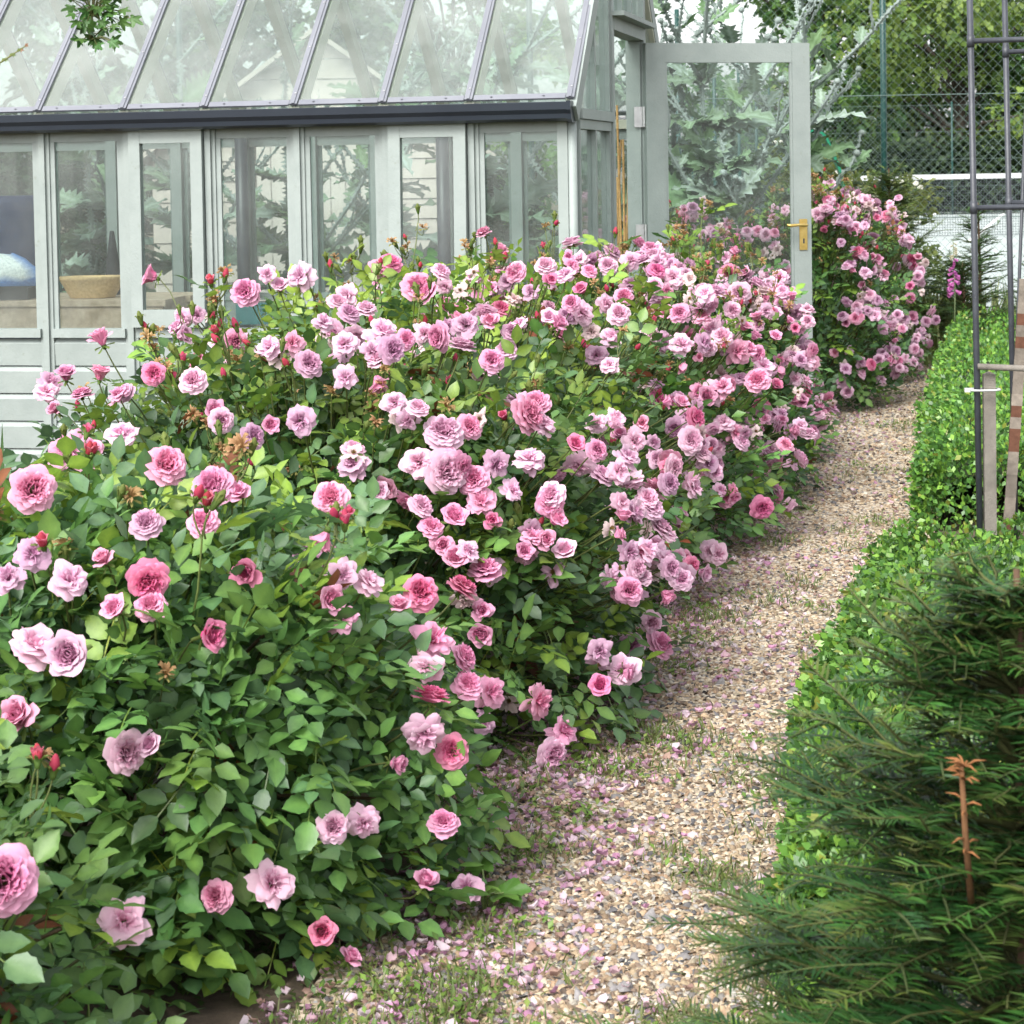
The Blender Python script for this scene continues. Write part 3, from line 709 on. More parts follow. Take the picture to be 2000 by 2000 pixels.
for b in BUSHES:
    root = tag(empty('rose_bush', (b.x, b.y, 0)), b.label, 'rose bush', 'pink rose bushes along the gravel path')
    O = np.array((b.x, b.y, 0.0)); r = np.random.default_rng(b.seed*17)
    canes = MB()
    cc = np.array((.085,.105,.03)); cb = np.array((.10,.07,.035))
    # main canes
    c, D = b.surf(26, r, .5)
    for d in D:
        base = np.array((r.normal(0, .06), r.normal(0, .06), -.01)); tip = d*np.array((.93,.93,.95))
        m1 = base*.6 + tip*.4 + np.array((0,0,.18*b.h)); t = np.linspace(0, 1, 7)[:, None]
        pts = (1-t)**2*base + 2*t*(1-t)*m1 + t*t*tip
        canes.tube(pts, np.linspace(.0065, .003, 7), 5, cb*(.7+.5*r.random()), False)
    # foliage
    nl = b.n
    c, D = b.surf(nl, r, .62)
    depth = 1 - np.abs(r.normal(0, .13, nl)); depth = np.where(r.random(nl) < .22, r.uniform(.35, .9, nl), depth)
    P = D*depth[:, None]
    world = P + c
    keep = (world[:, 2] > .03)
    fa = f_all(world); oth = np.delete(fa, BUSHES.index(b), 0).min(0)
    keep &= oth > .72
    # stay clear of the greenhouse walls and the door
    gx = (world[:, 0]-GC.x)*math.cos(TH) - (world[:, 1]-GC.y)*math.sin(TH)
    gy = (world[:, 0]-GC.x)*math.sin(TH) + (world[:, 1]-GC.y)*math.cos(TH)
    keep &= ~((gx < .10) & (gy > -.14) & (gy < GW+.14))
    keep &= ~((np.abs(world[:, 1] - (10.45 + .28*(world[:, 0]-.65))) < .12) & (world[:, 0] < 1.6))
    for (Pw, sc, tone) in b.blooms + [x for o_ in BUSHES if o_ is not b and abs(o_.y-b.y) < 1.6 for x in o_.blooms]:
        e = norm(CAMP - Pw); rel = world + np.array((0,0,0)) - Pw; t_ = rel @ e
        keep &= ~((t_ > -.02) & (t_ < .40) & (np.linalg.norm(rel - t_[:, None]*e, axis=1) < .072*sc))
    P, depth, world = P[keep], depth[keep], world[keep]; nl = len(P)
    out = norm(P + np.array((0, 0, .10)))
    xd = norm(out*.75 + rand_dirs(nl)*.75 + np.array((0, 0, -.12)))
    up = norm(np.array((0, 0, .9)) + out*.55 + rand_dirs(nl)*.55)
    # long shoots standing out of the top
    shoot_tips = []
    ns = {'a': 3, 'b': 8, 'c': 12, 'd': 14, 'e': 12, 'f': 10, 'g': 5, 'h': 5, 'i': 10, 'j': 7}[b.key]
    cs_, Dsh = b.surf(ns*4, r, .4); Dsh = Dsh[Dsh[:, 2] > .62*b.h][:ns]
    sp, sx_, su_ = [], [], []
    for d in Dsh:
        w_ = d + O
        if np.delete(f_all(w_), BUSHES.index(b), 0).min() < 1.1: continue
        dirn = norm(norm(d)*.45 + np.array((0,0,.9)) + r.normal(0, .28, 3)); Lh = r.uniform(.06, .17)
        t = np.linspace(0, 1, 6)[:, None]; pts = d*.8 + (d*.2 + dirn*Lh)*t + r.normal(0, .004, (6, 3))
        canes.tube(pts, np.linspace(.0032, .0016, 6), 5, np.array((.13,.17,.05))*r.uniform(.7, 1.2), False); shoot_tips.append((pts[-1], dirn))
        for k in range(r.integers(3, 6)):
            i_ = r.integers(1, 6); sp.append(pts[i_]); side = norm(np.cross(dirn, r.normal(0, 1, 3))); sx_.append(norm(side + dirn*.5)); su_.append(norm(np.array((0,0,1.0)) + dirn*.3 + r.normal(0, .3, 3)))
    if sp:
        P = np.concatenate([P, np.array(sp)]); world = P + c; xd = np.concatenate([xd, np.array(sx_)]); up = np.concatenate([up, np.array(su_)])
        depth = np.concatenate([depth, np.full(len(sp), 1.05)]); out = np.concatenate([out, np.array(su_)]); nl = len(P)
    R = frames(xd, up); S = r.uniform(.72, 1.12, nl)
    hgt = np.clip(world[:, 2]/b.h, 0, 1.1)
    C = LEAF_COLS[r.integers(0, 5, nl)]*r.uniform(.75, 1.2, (nl, 1))
    young = r.random(nl) < ((.07 if b.y < 5 else .14) + (.35 if b.y < 6 else .55)*np.clip((hgt-.68)*3, 0, 1))
    C[young] = np.array((.175,.285,.045))*r.uniform(.7, 1.15, (young.sum(), 1))
    red = r.random(nl) < .012; C[red] = (.16,.06,.025)
    # the leaves that show largest are single parts
    tocam = norm(CAMP - world)
    score = (out*tocam).sum(1) + (depth-.9)*4 + (r.random(nl)*.4)
    vis = np.argsort(-score)[:240 if b.y < 8 else 120]
    for k in vis:
        idx = r.integers(12, 14) if young[k] else r.integers(0, 12)
        o = link('leaf', LEAF_ME[idx], None, root)
        o.matrix_local = Matrix.Translation(P[k]) @ Matrix(R[k].tolist()).to_4x4() @ Matrix.Scale(float(S[k])*1.08, 4)
    rest = np.setdiff1d(np.arange(nl), vis)
    protos = CMP_HI if b.hi else CMP_LO
    grp = r.integers(0, 4, len(rest))
    Vs, Fs, Cs, n0 = [], [], [], 0
    for q in range(4):
        ii = rest[grp == q]; pv, pf, pc = protos[q]
        Vq = np.einsum('nij,nvj->nvi', R[ii], pv[None]*S[ii][:, None, None]) + P[ii][:, None]
        Vs.append(Vq.reshape(-1, 3)); Fs.append((pf[None] + (np.arange(len(ii))*len(pv))[:, None, None]).reshape(-1, 4) + n0)
        Cs.append((C[ii][:, None]*pc[None]).reshape(-1, 3)); n0 += len(ii)*len(pv)
    me = big_mesh('foliage', np.concatenate(Vs), None, np.concatenate(Fs), np.concatenate(Cs), True)
    link('foliage', me, M_LEAF, root, kind='stuff')
    # blooms with their stalks
    for (Pw, sc, tone) in b.blooms:
        p = Pw - O
        outd = norm(p*np.array((1,1,.8)) + np.array((0,0,.15)))
        tc_ = norm(CAMP - Pw)
        face = norm(outd*.55 + tc_*r.uniform(.05, .85) + rand_dirs(1)[0]*.55 + np.array((0,0,.10 if r.random() > .22 else -.6)))
        meb = BLOOMS[tone][r.integers(0, len(BLOOMS[tone]))]
        o = link('bloom', meb, None, root)
        o.matrix_local = Matrix.Translation(p) @ orient(face, r.uniform(0, 6.28)) @ Matrix.Diagonal((sc*r.uniform(.92,1.06), sc*r.uniform(.92,1.06), sc*r.uniform(.85,1.1), 1))
        root_in = p*np.array((.62,.62,.60)) + r.normal(0, .03, 3); b0 = p - face*.012*sc; b1 = p - face*.06
        t = np.linspace(0, 1, 5)[:, None]
        pts = (1-t)**2*b0 + 2*t*(1-t)*b1 + t*t*root_in
        canes.tube(pts, np.linspace(.0017, .0028, 5), 4, cc*(.7+.6*r.random()), False)
    # buds and spent blooms on thin sprays
    nb = {'a': 14, 'b': 26, 'c': 46, 'd': 60, 'e': 56, 'f': 46, 'g': 16, 'h': 16, 'i': 40, 'j': 26}[b.key]
    c, D = b.surf(nb*3, r, .7); D = D[(D[:, 2] > .45*b.h)][:nb]
    spots = []
    for d in D:
        p = d*1.02 + np.array((0, 0, r.uniform(.0, .075)))
        spots.append((p, d*.82))
        for _ in range(r.integers(0, 3)): spots.append((p + r.normal(0, .022, 3), d*.92))
    for tp, dr_ in shoot_tips:
        for _ in range(r.integers(2, 6)): spots.append((tp + dr_*r.uniform(.015, .045) + r.normal(0, .018, 3), tp - dr_*.01))
    for p, rin in spots:
        d = rin/.82
        w_ = p + O
        if np.delete(f_all(w_), BUSHES.index(b), 0).min() < .9: continue
        spent = r.random() < (.30 if b.y < 8 else .55)
        dirn = norm(norm(p)*.5 + np.array((0,0,.8)) + r.normal(0, .35, 3))
        me = SPENT[r.integers(0, 3)] if spent else BUDS[r.choice([0,0,0,4,4,4,1,2,3])]
        o = link('spent_bloom' if spent else 'bud', me, None, root)
        o.matrix_local = Matrix.Translation(p) @ orient(dirn, r.uniform(0, 6.28)) @ Matrix.Scale(r.uniform(.8, 1.15), 4)
        root_in = rin + r.normal(0, .004, 3); b1 = p - dirn*.04; t = np.linspace(0, 1, 5)[:, None]
        canes.tube((1-t)**2*(p-dirn*.008) + 2*t*(1-t)*b1 + t*t*root_in, np.linspace(.0013, .002, 5), 4, cc*(.8+.6*r.random()), False)
    build('canes', canes, M_STEM, root, True, 'stuff')

# ------------------------------------------------------------------ gravel, petals, weeds on the path
ICO_V = np.array([(math.cos(k*math.pi/3), math.sin(k*math.pi/3), -.35) for k in range(6)] + [(.62*math.cos(k*2.094+.5), .62*math.sin(k*2.094+.5), .78) for k in range(3)])
ICO_F = np.array([(0,1,6),(1,2,6),(2,7,6),(2,3,7),(3,4,7),(4,8,7),(4,5,8),(5,0,8),(0,6,8),(6,7,8)])
r = np.random.default_rng(5)
def path_points(n, y0, y1, pad_l=.10, pad_r=.12, power=2.0):
    u = r.random(n)
    Y = (y0**(1-power) + u*(y1**(1-power) - y0**(1-power)))**(1/(1-power))
    t = r.random(n)
    X = path_l(Y)-pad_l + t*(path_r(Y)+pad_r-path_l(Y)+pad_l)
    return X, Y
GRAV = np.array([(.56,.45,.32),(.46,.34,.21),(.34,.23,.14),(.62,.54,.43),(.52,.37,.23),(.20,.14,.10),(.13,.12,.12),(.38,.34,.30),(.60,.49,.34),(.40,.26,.16)])
def stones(name, n, y0, y1, smin, smax, power, label=None, dark=False):
    X, Y = path_points(n, y0, y1, power=power)
    S = np.exp(r.uniform(math.log(smin), math.log(smax), n))
    S3 = S[:, None]*np.stack([r.uniform(.8,1.35,n), r.uniform(.7,1.0,n), r.uniform(.4,.7,n)], -1)
    R = frames(rand_dirs(n)*np.array((1,1,.35)), np.array((0,0,1.0))+rand_dirs(n)*.3)
    T = np.stack([X, Y, .004 + S3[:, 2]*r.uniform(.2,.9,n)], -1)
    C = GRAV[r.integers(0, len(GRAV), n)]*r.uniform(.5,1.1,(n,1))*np.array((.84,.87,.90))
    if dark: C = np.array((.17,.16,.16))*r.uniform(.6,1.5,(n,1))
    jit = ICO_V*(1 + .13*np.random.default_rng(3).normal(size=(9,1)))
    o = link(name, scatter_mesh(name, jit, ICO_F, R, S3, T, C, None, True), M_STONE, kind='stuff')
    return o
tag(stones('gravel', 31000, 3.0, 8.5, .0042, .0092, 2.2), 'loose tan and cream gravel of the garden path', 'gravel')
tag(stones('gravel', 6500, 8.3, 14.8, .007, .012, 1.6), 'paler gravel strip on the far half of the path', 'gravel')
tag(stones('cobbles', 260, 3.0, 14, .008, .017, 2.0, dark=True), 'scattered dark flint stones among the gravel', 'stones')

# fallen petals, thickest along the rose edge
def petal_proto():
    V, C = [], []
    for j in range(3):
        v = j/2
        for i in range(3):
            u = i-1
            V.append(((v-.5)*1.1, u*.5*math.sin(.35+v*2.3), .42*(v-.4)**2*2 + .34*u*u)); C.append((1,1,1) if j else (.9,.8,.85))
    return np.array(V), np.array([(3*j+i, 3*j+i+1, 3*j+i+4, 3*j+i+3) for j in range(2) for i in range(2)]), np.array(C)
PV, PF, PC = petal_proto()
n = 8500
u = r.random(n); Y = (3.0**-1 + u*(13.5**-1 - 3.0**-1))**-1
off = np.abs(r.normal(0, .25, n)) - .20; far_ = r.random(n) < .12; off = np.where(far_, r.uniform(0, .9, n), off)
dens = smooth_noise(np.stack([path_l(Y)+off, Y, Y*0], -1), 4, 3.2)
X = path_l(Y) + off
ok = (r.random(n) < np.clip(Y/6.5, .45, 1)) & (X < path_r(Y)+.05) & ((dens > -.35) | (r.random(n) < .25)); X, Y = X[ok], Y[ok]; n = len(X)
S = r.uniform(.010, .022, n); R = frames(rand_dirs(n)*np.array((1,1,.25)), np.array((0,0,1.0))*np.where(r.random((n,1)) < .6, 1, -1)+rand_dirs(n)*.45)
C = np.array([(.60,.38,.50),(.66,.52,.60),(.52,.28,.42),(.66,.56,.61),(.44,.29,.36),(.62,.43,.48),(.40,.27,.22)])[r.integers(0,7,n)]*r.uniform(.7,1.1,(n,1))
tag(link('fallen_petals', scatter_mesh('fallen_petals', PV, PF, R, S, np.stack([X,Y,.010+S*.25],-1), C, PC, True), M_PETAL, kind='stuff'), 'pink rose petals fallen along the gravel edge', 'petals')

# small weeds and moss in the gravel
def blade_proto(rows=3, bend=.5):
    V = [];
    for j in range(rows+1):
        v = j/rows; ww = .12*(1-v**1.6)+.005
        V += [(v, -ww, bend*(v-v*v*.9)), (v, ww, bend*(v-v*v*.9))]
    return np.array(V), np.array([(2*j, 2*j+1, 2*j+3, 2*j+2) for j in range(rows)])
BV, BF = blade_proto()
LV, LF, LC = leaflet(1.0, .62, 2)
def tufts(centers, per, size, spread, cols, proto, flat=.5, name='weeds', mat=None, kind='stuff', parent=None):
    N = len(centers)*per
    c = np.repeat(np.array(centers), per, 0)
    az = r.uniform(0, 6.283, N); el = r.uniform(.1, 1.2, N)*flat
    d = np.stack([np.cos(az)*np.cos(el), np.sin(az)*np.cos(el), np.sin(el)], -1)
    R = frames(d, np.tile((0,0,1.0),(N,1))+rand_dirs(N)*.3)
    T = c + np.stack([r.normal(0,spread,N), r.normal(0,spread,N), np.abs(r.normal(0,spread*.3,N))], -1)
    S = size*r.uniform(.5,1.2,N)
    cols = np.array(cols); C = cols[r.integers(0,len(cols),N)]*r.uniform(.75,1.2,(N,1))
    pv, pf = proto[0], proto[1]
    return link(name, scatter_mesh(name, pv, pf, R, S, T, C, proto[2] if len(proto) > 2 else None, True), mat or M_WEED, parent, kind=kind)
GR = [(.12,.21,.04),(.09,.17,.035),(.16,.22,.055),(.11,.20,.035)]
X, Y = path_points(1700, 3.05, 14.5, power=1.9)
nz = .5*smooth_noise(np.stack([X, Y, Y*0], -1), 12, 4.0) + .7*smooth_noise(np.stack([X, Y, Y*0], -1), 15, 15.0) + .40*np.exp(-((X-path_l(Y))/.16)**2) + .2*np.exp(-((X-path_r(Y))/.12)**2)
sel = nz > .46
cen = np.stack([X, Y, X*0+.008], -1)[sel]
tag(tufts(cen[::2], 26, .017, .036, GR, (LV, LF, LC), .8, 'weeds'), 'small broad-leaved weeds rooted in the gravel', 'weeds')
tag(tufts(cen[1::2], 34, .030, .042, [(.13,.17,.045),(.16,.18,.06),(.10,.15,.04)], (BV*np.array((1,.5,1)), BF), 1.1, 'grass'), 'thin grass tufts and moss growing in the gravel', 'grass')
Yb = r.uniform(3.2, 10, 300); cen2 = np.stack([path_l(Yb)-r.uniform(.0,.35,300), Yb, Yb*0+.005], -1)
tag(tufts(cen2, 26, .019, .04, [(.07,.13,.03),(.085,.15,.03),(.06,.11,.03)], (LV, LF, LC), .9, 'ground_weeds'), 'low dark green weeds under the edge of the roses', 'weeds')

# a few weeds big enough to tell apart
def lobed_leaf(lobes=5, depth=.35, n=40, teeth=.05, sq=1.0):
    a = np.linspace(-2.75, 2.75, n); rad = 1 - depth*(.5-.5*np.cos(a*lobes))*(.6+.4*np.abs(np.cos(a/2))) + teeth*np.sin(a*lobes*5)
    rad *= (.62+.38*np.cos(a/2)**.8)
    V = [(0, 0, 0)] + [(rr*math.cos(t)+.35, rr*math.sin(t)*sq, .16*rr*abs(math.sin(t*lobes/2))-.22*rr*rr) for rr, t in zip(rad, a)]
    return np.array(V), [(0, i, i+1) for i in range(1, n)]
def lobed_plant(name, label, base, leaves, size, col, cat, lobes=5, stemh=.12, group=None):
    root = tag(empty(name, base), label, cat, group)
    st = MB(); q = np.random.default_rng(int(abs(base[0])*999)+leaves)
    for k in range(leaves):
        az = k*2.4+q.uniform(-.3,.3); hh = stemh*q.uniform(.4,1.1); d = np.array((math.cos(az), math.sin(az), 0))
        tip = d*stemh*q.uniform(.3,.9)+np.array((0,0,hh)); st.tube([(0,0,0), tip*.5+np.array((0,0,.02)), tip], [.003,.0025,.002], 5, (.12,.17,.05), False)
        v, f = lobed_leaf(lobes); mb = MB(); 
        Rr = frames(np.array([d*.8+np.array((0,0,.15))]), np.array([np.array((0,-.35,1.0))+q.normal(0,.3,3)]))[0]
        mb.add((v*size*q.uniform(.7,1.15)) @ Rr.T + tip, f, np.array(col)*q.uniform(.8,1.15))
        build('leaf', mb, M_WEED, root, True)
    build('stalk', st, M_STEM, root, True)
p = ground_at(950, 1790); lobed_plant('mallow_plant', 'round-leaved mallow seedling on the gravel edge', p, 7, .048, (.085,.175,.03), 'weed', 5, .07)
for px, py, Yd, nlv, sz, lab in ((165, 1680, 3.32, 6, .050, 'pale lobed vine leaves climbing through the near rose foliage'), (110, 1890, 3.25, 6, .042, 'pale lobed vine leaves low at the rose base'),
                                 (900, 1045, 4.72, 3, .060, 'bright lobed leaf standing among the rose blooms')):
    P_ = at(px, py, Yd); lobed_plant('vine', lab, (P_.x, P_.y, max(.02, P_.z-.06)), nlv, sz, (.105,.20,.045), 'vine', 5, .09)
# sword leaves by the wall
irp = at(75, 930, 7.7); iris = tag(empty('iris_plant', (irp.x, irp.y, 0)), 'sword-leaved iris clump between roses and wall boards', 'iris')
for k in range(9):
    q = np.random.default_rng(k); a = q.uniform(-1.1, 1.1); hh = q.uniform(.25,.46); bx_ = (k-4)*.045
    V = []
    for j in range(6):
        v = j/5; ww = .013*(1-v**2.2)+.0005; cx_ = bx_ + math.sin(a)*hh*.6*v*v
        V += [(cx_-ww, q.normal(0,.002), hh*v*(1-.1*abs(a)*v)), (cx_, .004, hh*v*(1-.1*abs(a)*v)), (cx_+ww, 0, hh*v*(1-.1*abs(a)*v))]
    build('leaf', MB().add(V, [(3*j+i, 3*j+i+1, 3*j+i+4, 3*j+i+3) for j in range(5) for i in range(2)], (.07,.15,.05)), M_WEED, iris, True)

# ------------------------------------------------------------------ box hedges
def tiny_leaf():
    V = np.array([(0,0,0),(.5,-.33,.07),(1,0,-.05),(.5,.33,.07)]); return V, np.array([(0,1,2,3)])
TV, TF = tiny_leaf()
def box_hedge(name, label, spine, n, seed, leaf=.019, col=((.14,.29,.045),(.11,.24,.042),(.19,.34,.05),(.08,.19,.04),(.06,.14,.035))):
    """spine: list of (Y, x_left, x_right, height)"""
    q = np.random.default_rng(seed); sp = np.array(spine, float)
    root = tag(empty(name, (sp[0,1], sp[0,0], 0)), label, 'hedge', 'box hedges along the path')
    O = np.array((sp[0,1], sp[0,0], 0))
    dens = 1/sp[:, 0]**1.1
    Y = sp[0,0] + (sp[-1,0]-sp[0,0])*q.random(n)**1.35
    xl, xr, hh = (np.interp(Y, sp[:,0], sp[:,k]) for k in (1,2,3))
    t = q.random(n); mode = q.random(n)
    u = np.where(mode < .68, t, 0.0)
    prof = lambda u: np.clip(1-np.abs(2*u-1)**5, 0, 1)**.5
    lump = .5*smooth_noise(np.stack([xl+u*(xr-xl), Y, 0*Y], -1), seed+3, 7.5) + .5*smooth_noise(np.stack([xl+u*(xr-xl), Y, 0*Y], -1), seed+9, 17)
    top = hh*(.92+.42*lump)
    Xp = np.where(mode < .68, xl + u*(xr-xl), xl + .06*(1-np.sqrt(q.random(n))) + .10*lump)
    Zp = np.where(mode < .68, top*(.62+.38*prof(np.clip(u,.02,.98))), top*q.random(n)**.75)
    dep = np.abs(q.normal(0,.028,n)); Zp = np.maximum(Zp-dep*(mode < .68), .015); Xp = Xp + dep*(mode >= .68)
    end = q.random(n) < .07; Y = np.where(end, sp[0,0]+.03*q.random(n), Y); Xp = np.where(end, sp[0,1]+q.random(n)*(sp[0,2]-sp[0,1]), Xp); Zp = np.where(end, sp[0,3]*q.random(n), Zp)
    T = np.stack([Xp, Y, Zp], -1)
    outd = np.where((mode < .68)[:, None], np.array((0,0,1.0)), np.array((-.9,-.25,.35)))
    xd = norm(outd*.9 + rand_dirs(n)*.8); R = frames(xd, norm(rand_dirs(n) + np.array((-.2,-.5,.6))))
    cols = np.array(col); C = cols[q.integers(0,len(cols),n)]*q.uniform(.75,1.2,(n,1))
    yl = (q.random(n) < .05); C[yl] = (.24,.27,.05)
    S = leaf*q.uniform(.7,1.25,n)
    me = scatter_mesh('foliage', TV, TF, R, S, T-O, C, None, True); link('foliage', me, M_BOX, root, kind='stuff')
    # twig core so that the hedge is solid inside
    tw = MB()
    for k in range(260):
        Yk = q.uniform(sp[0,0]+.05, sp[-1,0]-.05); a_, b_, h_ = (np.interp(Yk, sp[:,0], sp[:,j]) for j in (1,2,3)); xx = q.uniform(a_+.06, b_-.03)
        p0 = np.array((xx, Yk, 0)); p1 = p0+np.array((q.normal(0,.04), q.normal(0,.04), h_*q.uniform(.6,.9)))
        tw.tube([p0-O, (p0+p1)/2-O+q.normal(0,.01,3), p1-O], [.004,.003,.0015], 4, (.10,.075,.04), False)
    build('twigs', tw, M_STEM, root, True, 'stuff')
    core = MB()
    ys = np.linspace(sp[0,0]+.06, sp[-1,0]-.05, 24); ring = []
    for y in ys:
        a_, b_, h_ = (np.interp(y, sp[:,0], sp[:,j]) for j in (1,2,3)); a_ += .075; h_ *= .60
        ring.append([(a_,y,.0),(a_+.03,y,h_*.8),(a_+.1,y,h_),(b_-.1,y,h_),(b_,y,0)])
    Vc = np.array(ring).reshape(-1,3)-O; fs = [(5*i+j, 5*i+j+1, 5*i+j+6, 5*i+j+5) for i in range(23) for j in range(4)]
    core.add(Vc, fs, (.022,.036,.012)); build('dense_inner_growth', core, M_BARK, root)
    return root
box_hedge('box_hedge', 'bright green box hedge behind the foreground yew', [(3.3,.42,1.2,.22),(4.7,.66,1.6,.25),(5.7,.94,1.9,.24),(6.6,1.16,2.1,.20)], 48000, 3, .023)
box_hedge('box_hedge', 'bright green box hedge beyond the black plant frame', [(7.6,1.46,2.7,.32),(8.8,1.74,3.0,.36),(10.8,2.16,3.4,.33),(14.2,2.98,4.6,.34)], 34000, 4, .026)

# ------------------------------------------------------------------ yew in front
def needle_proto():
    V = np.array([(0,-.05,0),(.4,-.07,.03),(.8,-.055,.02),(1.0,0,-.03),(.8,.055,.02),(.4,.07,.03),(0,.05,0)]); return V, np.array([(0,1,5,6),(1,2,4,5),(2,3,3,4)])
NV = np.array([(0,-.04,0),(.5,-.058,.04),(.5,.058,.04),(0,.04,0),(1.0,-.015,-.03),(1.0,.015,-.03)]); NF = np.array([(0,1,2,3),(1,4,5,2)])
def yew(name, label, base, h, rad, twigs, seed, needle=.026, bare=.1, cols=((.030,.085,.022),(.045,.115,.024),(.06,.14,.028)), group=None, tipcol=(.15,.20,.04), nper=34, dirs=None, zlo=.05, taper=.80):
    q = np.random.default_rng(seed)
    root = tag(empty(name, base), label, 'yew', group)
    wood = MB(); wood.tube([(0,0,-.02),(.01,.0,h*.5),(0,0,h*.97)], [.016,.012,.004], 7, (.09,.055,.035))
    Ts, Xs, Us, Cs, Ss = [], [], [], [], []
    for k in range(twigs):
        t = q.random()**.8; z = h*(zlo+(.93-zlo)*t); L = rad*(1.05-taper*t)*q.uniform(.5,1.1)
        az = q.uniform(0, 6.283) if dirs is None else dirs[q.integers(0,len(dirs))]+q.normal(0,.5)
        d = np.array((math.cos(az), math.sin(az), 0)); rise = q.uniform(.05,.55)+.4*t; sag = q.uniform(.0,.35)
        s = np.linspace(0,1,7)[:,None]
        pts = np.array((0,0,z)) + d*L*s + np.array((0,0,1.0))*L*(rise*s - sag*s*s) + q.normal(0,.006,(7,3))*s
        wood.tube(pts, np.linspace(.0055,.0014,7), 3, np.array((.075,.085,.03))*q.uniform(.7,1.3), False)
        branches = [(pts, .28, 1.0)]
        for _ in range(q.integers(2,5)):
            s0 = q.uniform(.35,.85); i0 = int(s0*6); p0 = pts[i0]; sd_ = np.cross(d,(0,0,1.0))*q.choice((-1,1))
            dd = norm(d*.8+sd_*.75+np.array((0,0,q.uniform(-.1,.35)))); l2 = L*q.uniform(.25,.5)
            b_pts = p0 + dd*l2*np.linspace(0,1,5)[:,None] - np.array((0,0,.12*l2))*np.linspace(0,1,5)[:,None]**2
            wood.tube(b_pts, np.linspace(.0028,.001,5), 3, (.055,.075,.025), False); branches.append((b_pts, .05, .9))
        for bp, start, ns in branches:
            ln = np.linalg.norm(np.diff(bp,axis=0),axis=1).sum(); m = max(8, int(nper*ln/.12))
            sv = np.linspace(start, 1, m); seg = np.minimum((sv*(len(bp)-1)).astype(int), len(bp)-2); fr = sv*(len(bp)-1)-seg
            pp = bp[seg]*(1-fr)[:,None]+bp[seg+1]*fr[:,None]; tt = norm(bp[seg+1]-bp[seg])
            side = norm(np.cross(tt,(0,0,1.0)))*np.where(np.arange(m)%2==0,1,-1)[:,None]
            xd = norm(side*1.0 + tt*q.uniform(.35,.8,(m,1)) + np.array((0,0,.10)) + q.normal(0,.10,(m,3)))
            Ts.append(pp); Xs.append(xd); Us.append(norm(np.array((0,0,1.0))+q.normal(0,.25,(m,3))))
            base_c = np.array(cols)[q.integers(0,len(cols))]*q.uniform(.8,1.2)
            tipm = np.clip((sv-.72)/.28,0,1)[:,None]*q.choice((0.15,.45,.8))
            Cs.append(base_c*(1-tipm)+np.array(tipcol)*tipm); Ss.append(needle*ns*q.uniform(.75,1.1,m)*np.where(sv>.93,.6,1))
    T = np.concatenate(Ts); me = scatter_mesh('needles', NV, NF, frames(np.concatenate(Xs),np.concatenate(Us)), np.concatenate(Ss), T, np.concatenate(Cs))
    link('needles', me, M_YEW, root, kind='stuff'); build('branches', wood, M_BARK, root, True, 'stuff')
    return root
yb = at(1985, 1100, 2.42)
yew('yew_shrub', 'dark young yew shrub in front of the box hedge', (yb.x, yb.y, 0), yb.z+.02, .56, 400, 21, .034, zlo=.02, taper=.88, nper=26, cols=((.016,.066,.014),(.024,.085,.016),(.036,.115,.020)), tipcol=(.14,.15,.03))
# dead rusty twig in it
tw = at(1885, 1560, 2.22); d_ = tag(empty('dead_twig', (tw.x, tw.y, tw.z-.12)), 'dry rust-brown twig sticking up inside the dark yew', 'twig')
mb = MB().tube([(0.01,.02,0),(.0,0,.08),(-.004,0,.155)], [.0042,.0036,.0028], 6, (.13,.065,.03)); build('stem', mb, M_BARK, d_, True)
mb = MB(); q = np.random.default_rng(2)
for k in range(26):
    z = .155 if k < 11 else q.uniform(.06,.15); a = q.uniform(0,6.28); e = np.array((math.cos(a)*.022, math.sin(a)*.022, q.uniform(-.002,.012)))
    mb.tube([(0,0,z), np.array((0,0,z))+e*.5+np.array((0,0,.003)), np.array((0,0,z))+e], [.0008,.0016,.0004], 4, (.23,.10,.04))
build('dead_needles', mb, M_BARK, d_, True, 'stuff')

# ------------------------------------------------------------------ black tubular plant frame, stakes
A = at(1916, 1075, 6.35); A.z = 0; At = at(1893, -60, 6.35)
B = at(1984, 900, 7.0); B.z = 0; Bt = at(1961, -60, 7.0)
offx = Vector((.66, -.19, 0))
fr = tag(empty('garden_obelisk', A), 'tall black tubular metal plant support standing in the box hedge', 'obelisk')
legs = [(A, At), (B, Bt), (A+offx, At+offx*.9), (B+offx, Bt+offx*.9)]
for a, b in legs: build('leg', MB().tube([tuple(a-A-Vector((0,0,.05))), tuple(b-A)], .0095, 10), M_BLACK, fr, True)
def on(a, b, z): return a + (b-a)*((z-a.z)/(b.z-a.z))
for z in (.17, 1.208, 1.71):
    for i, j in ((0,2), (1,3), (0,1), (2,3)):
        if z < 1 and i == 1: continue
        if (i, j) == (0, 1): continue
        p, q_ = on(*legs[i], z), on(*legs[j], z)
        build('rung', MB().tube([tuple(p-A), tuple(q_-A)], .0082, 8), M_BLACK, fr, True)
        for e in (p,):
            build('collar', MB().tube([tuple(e-A-Vector((0,0,.018))), tuple(e-A+Vector((0,0,.018)))], 0.0118, 8), M_BLACK, fr, True)
p, q_ = on(*legs[0], .727), on(*legs[2], .727)
tag(build('wooden_crossbar', MB().tube([tuple(p+Vector((-.0,-.013,0))), tuple((p+q_)/2+Vector((0,-.013,-.012))), tuple(q_+Vector((0,-.013,0)))], .0095, 8), M_WOODGREY, smooth=True), 'grey wooden rod lashed across the black frame legs', 'rod')
sx, sy = .022, .036
stake = tag(empty('wooden_stake', (A.x+.031, A.y+.012, 0)), 'square grey timber stake strapped to the black frame leg', 'stake')
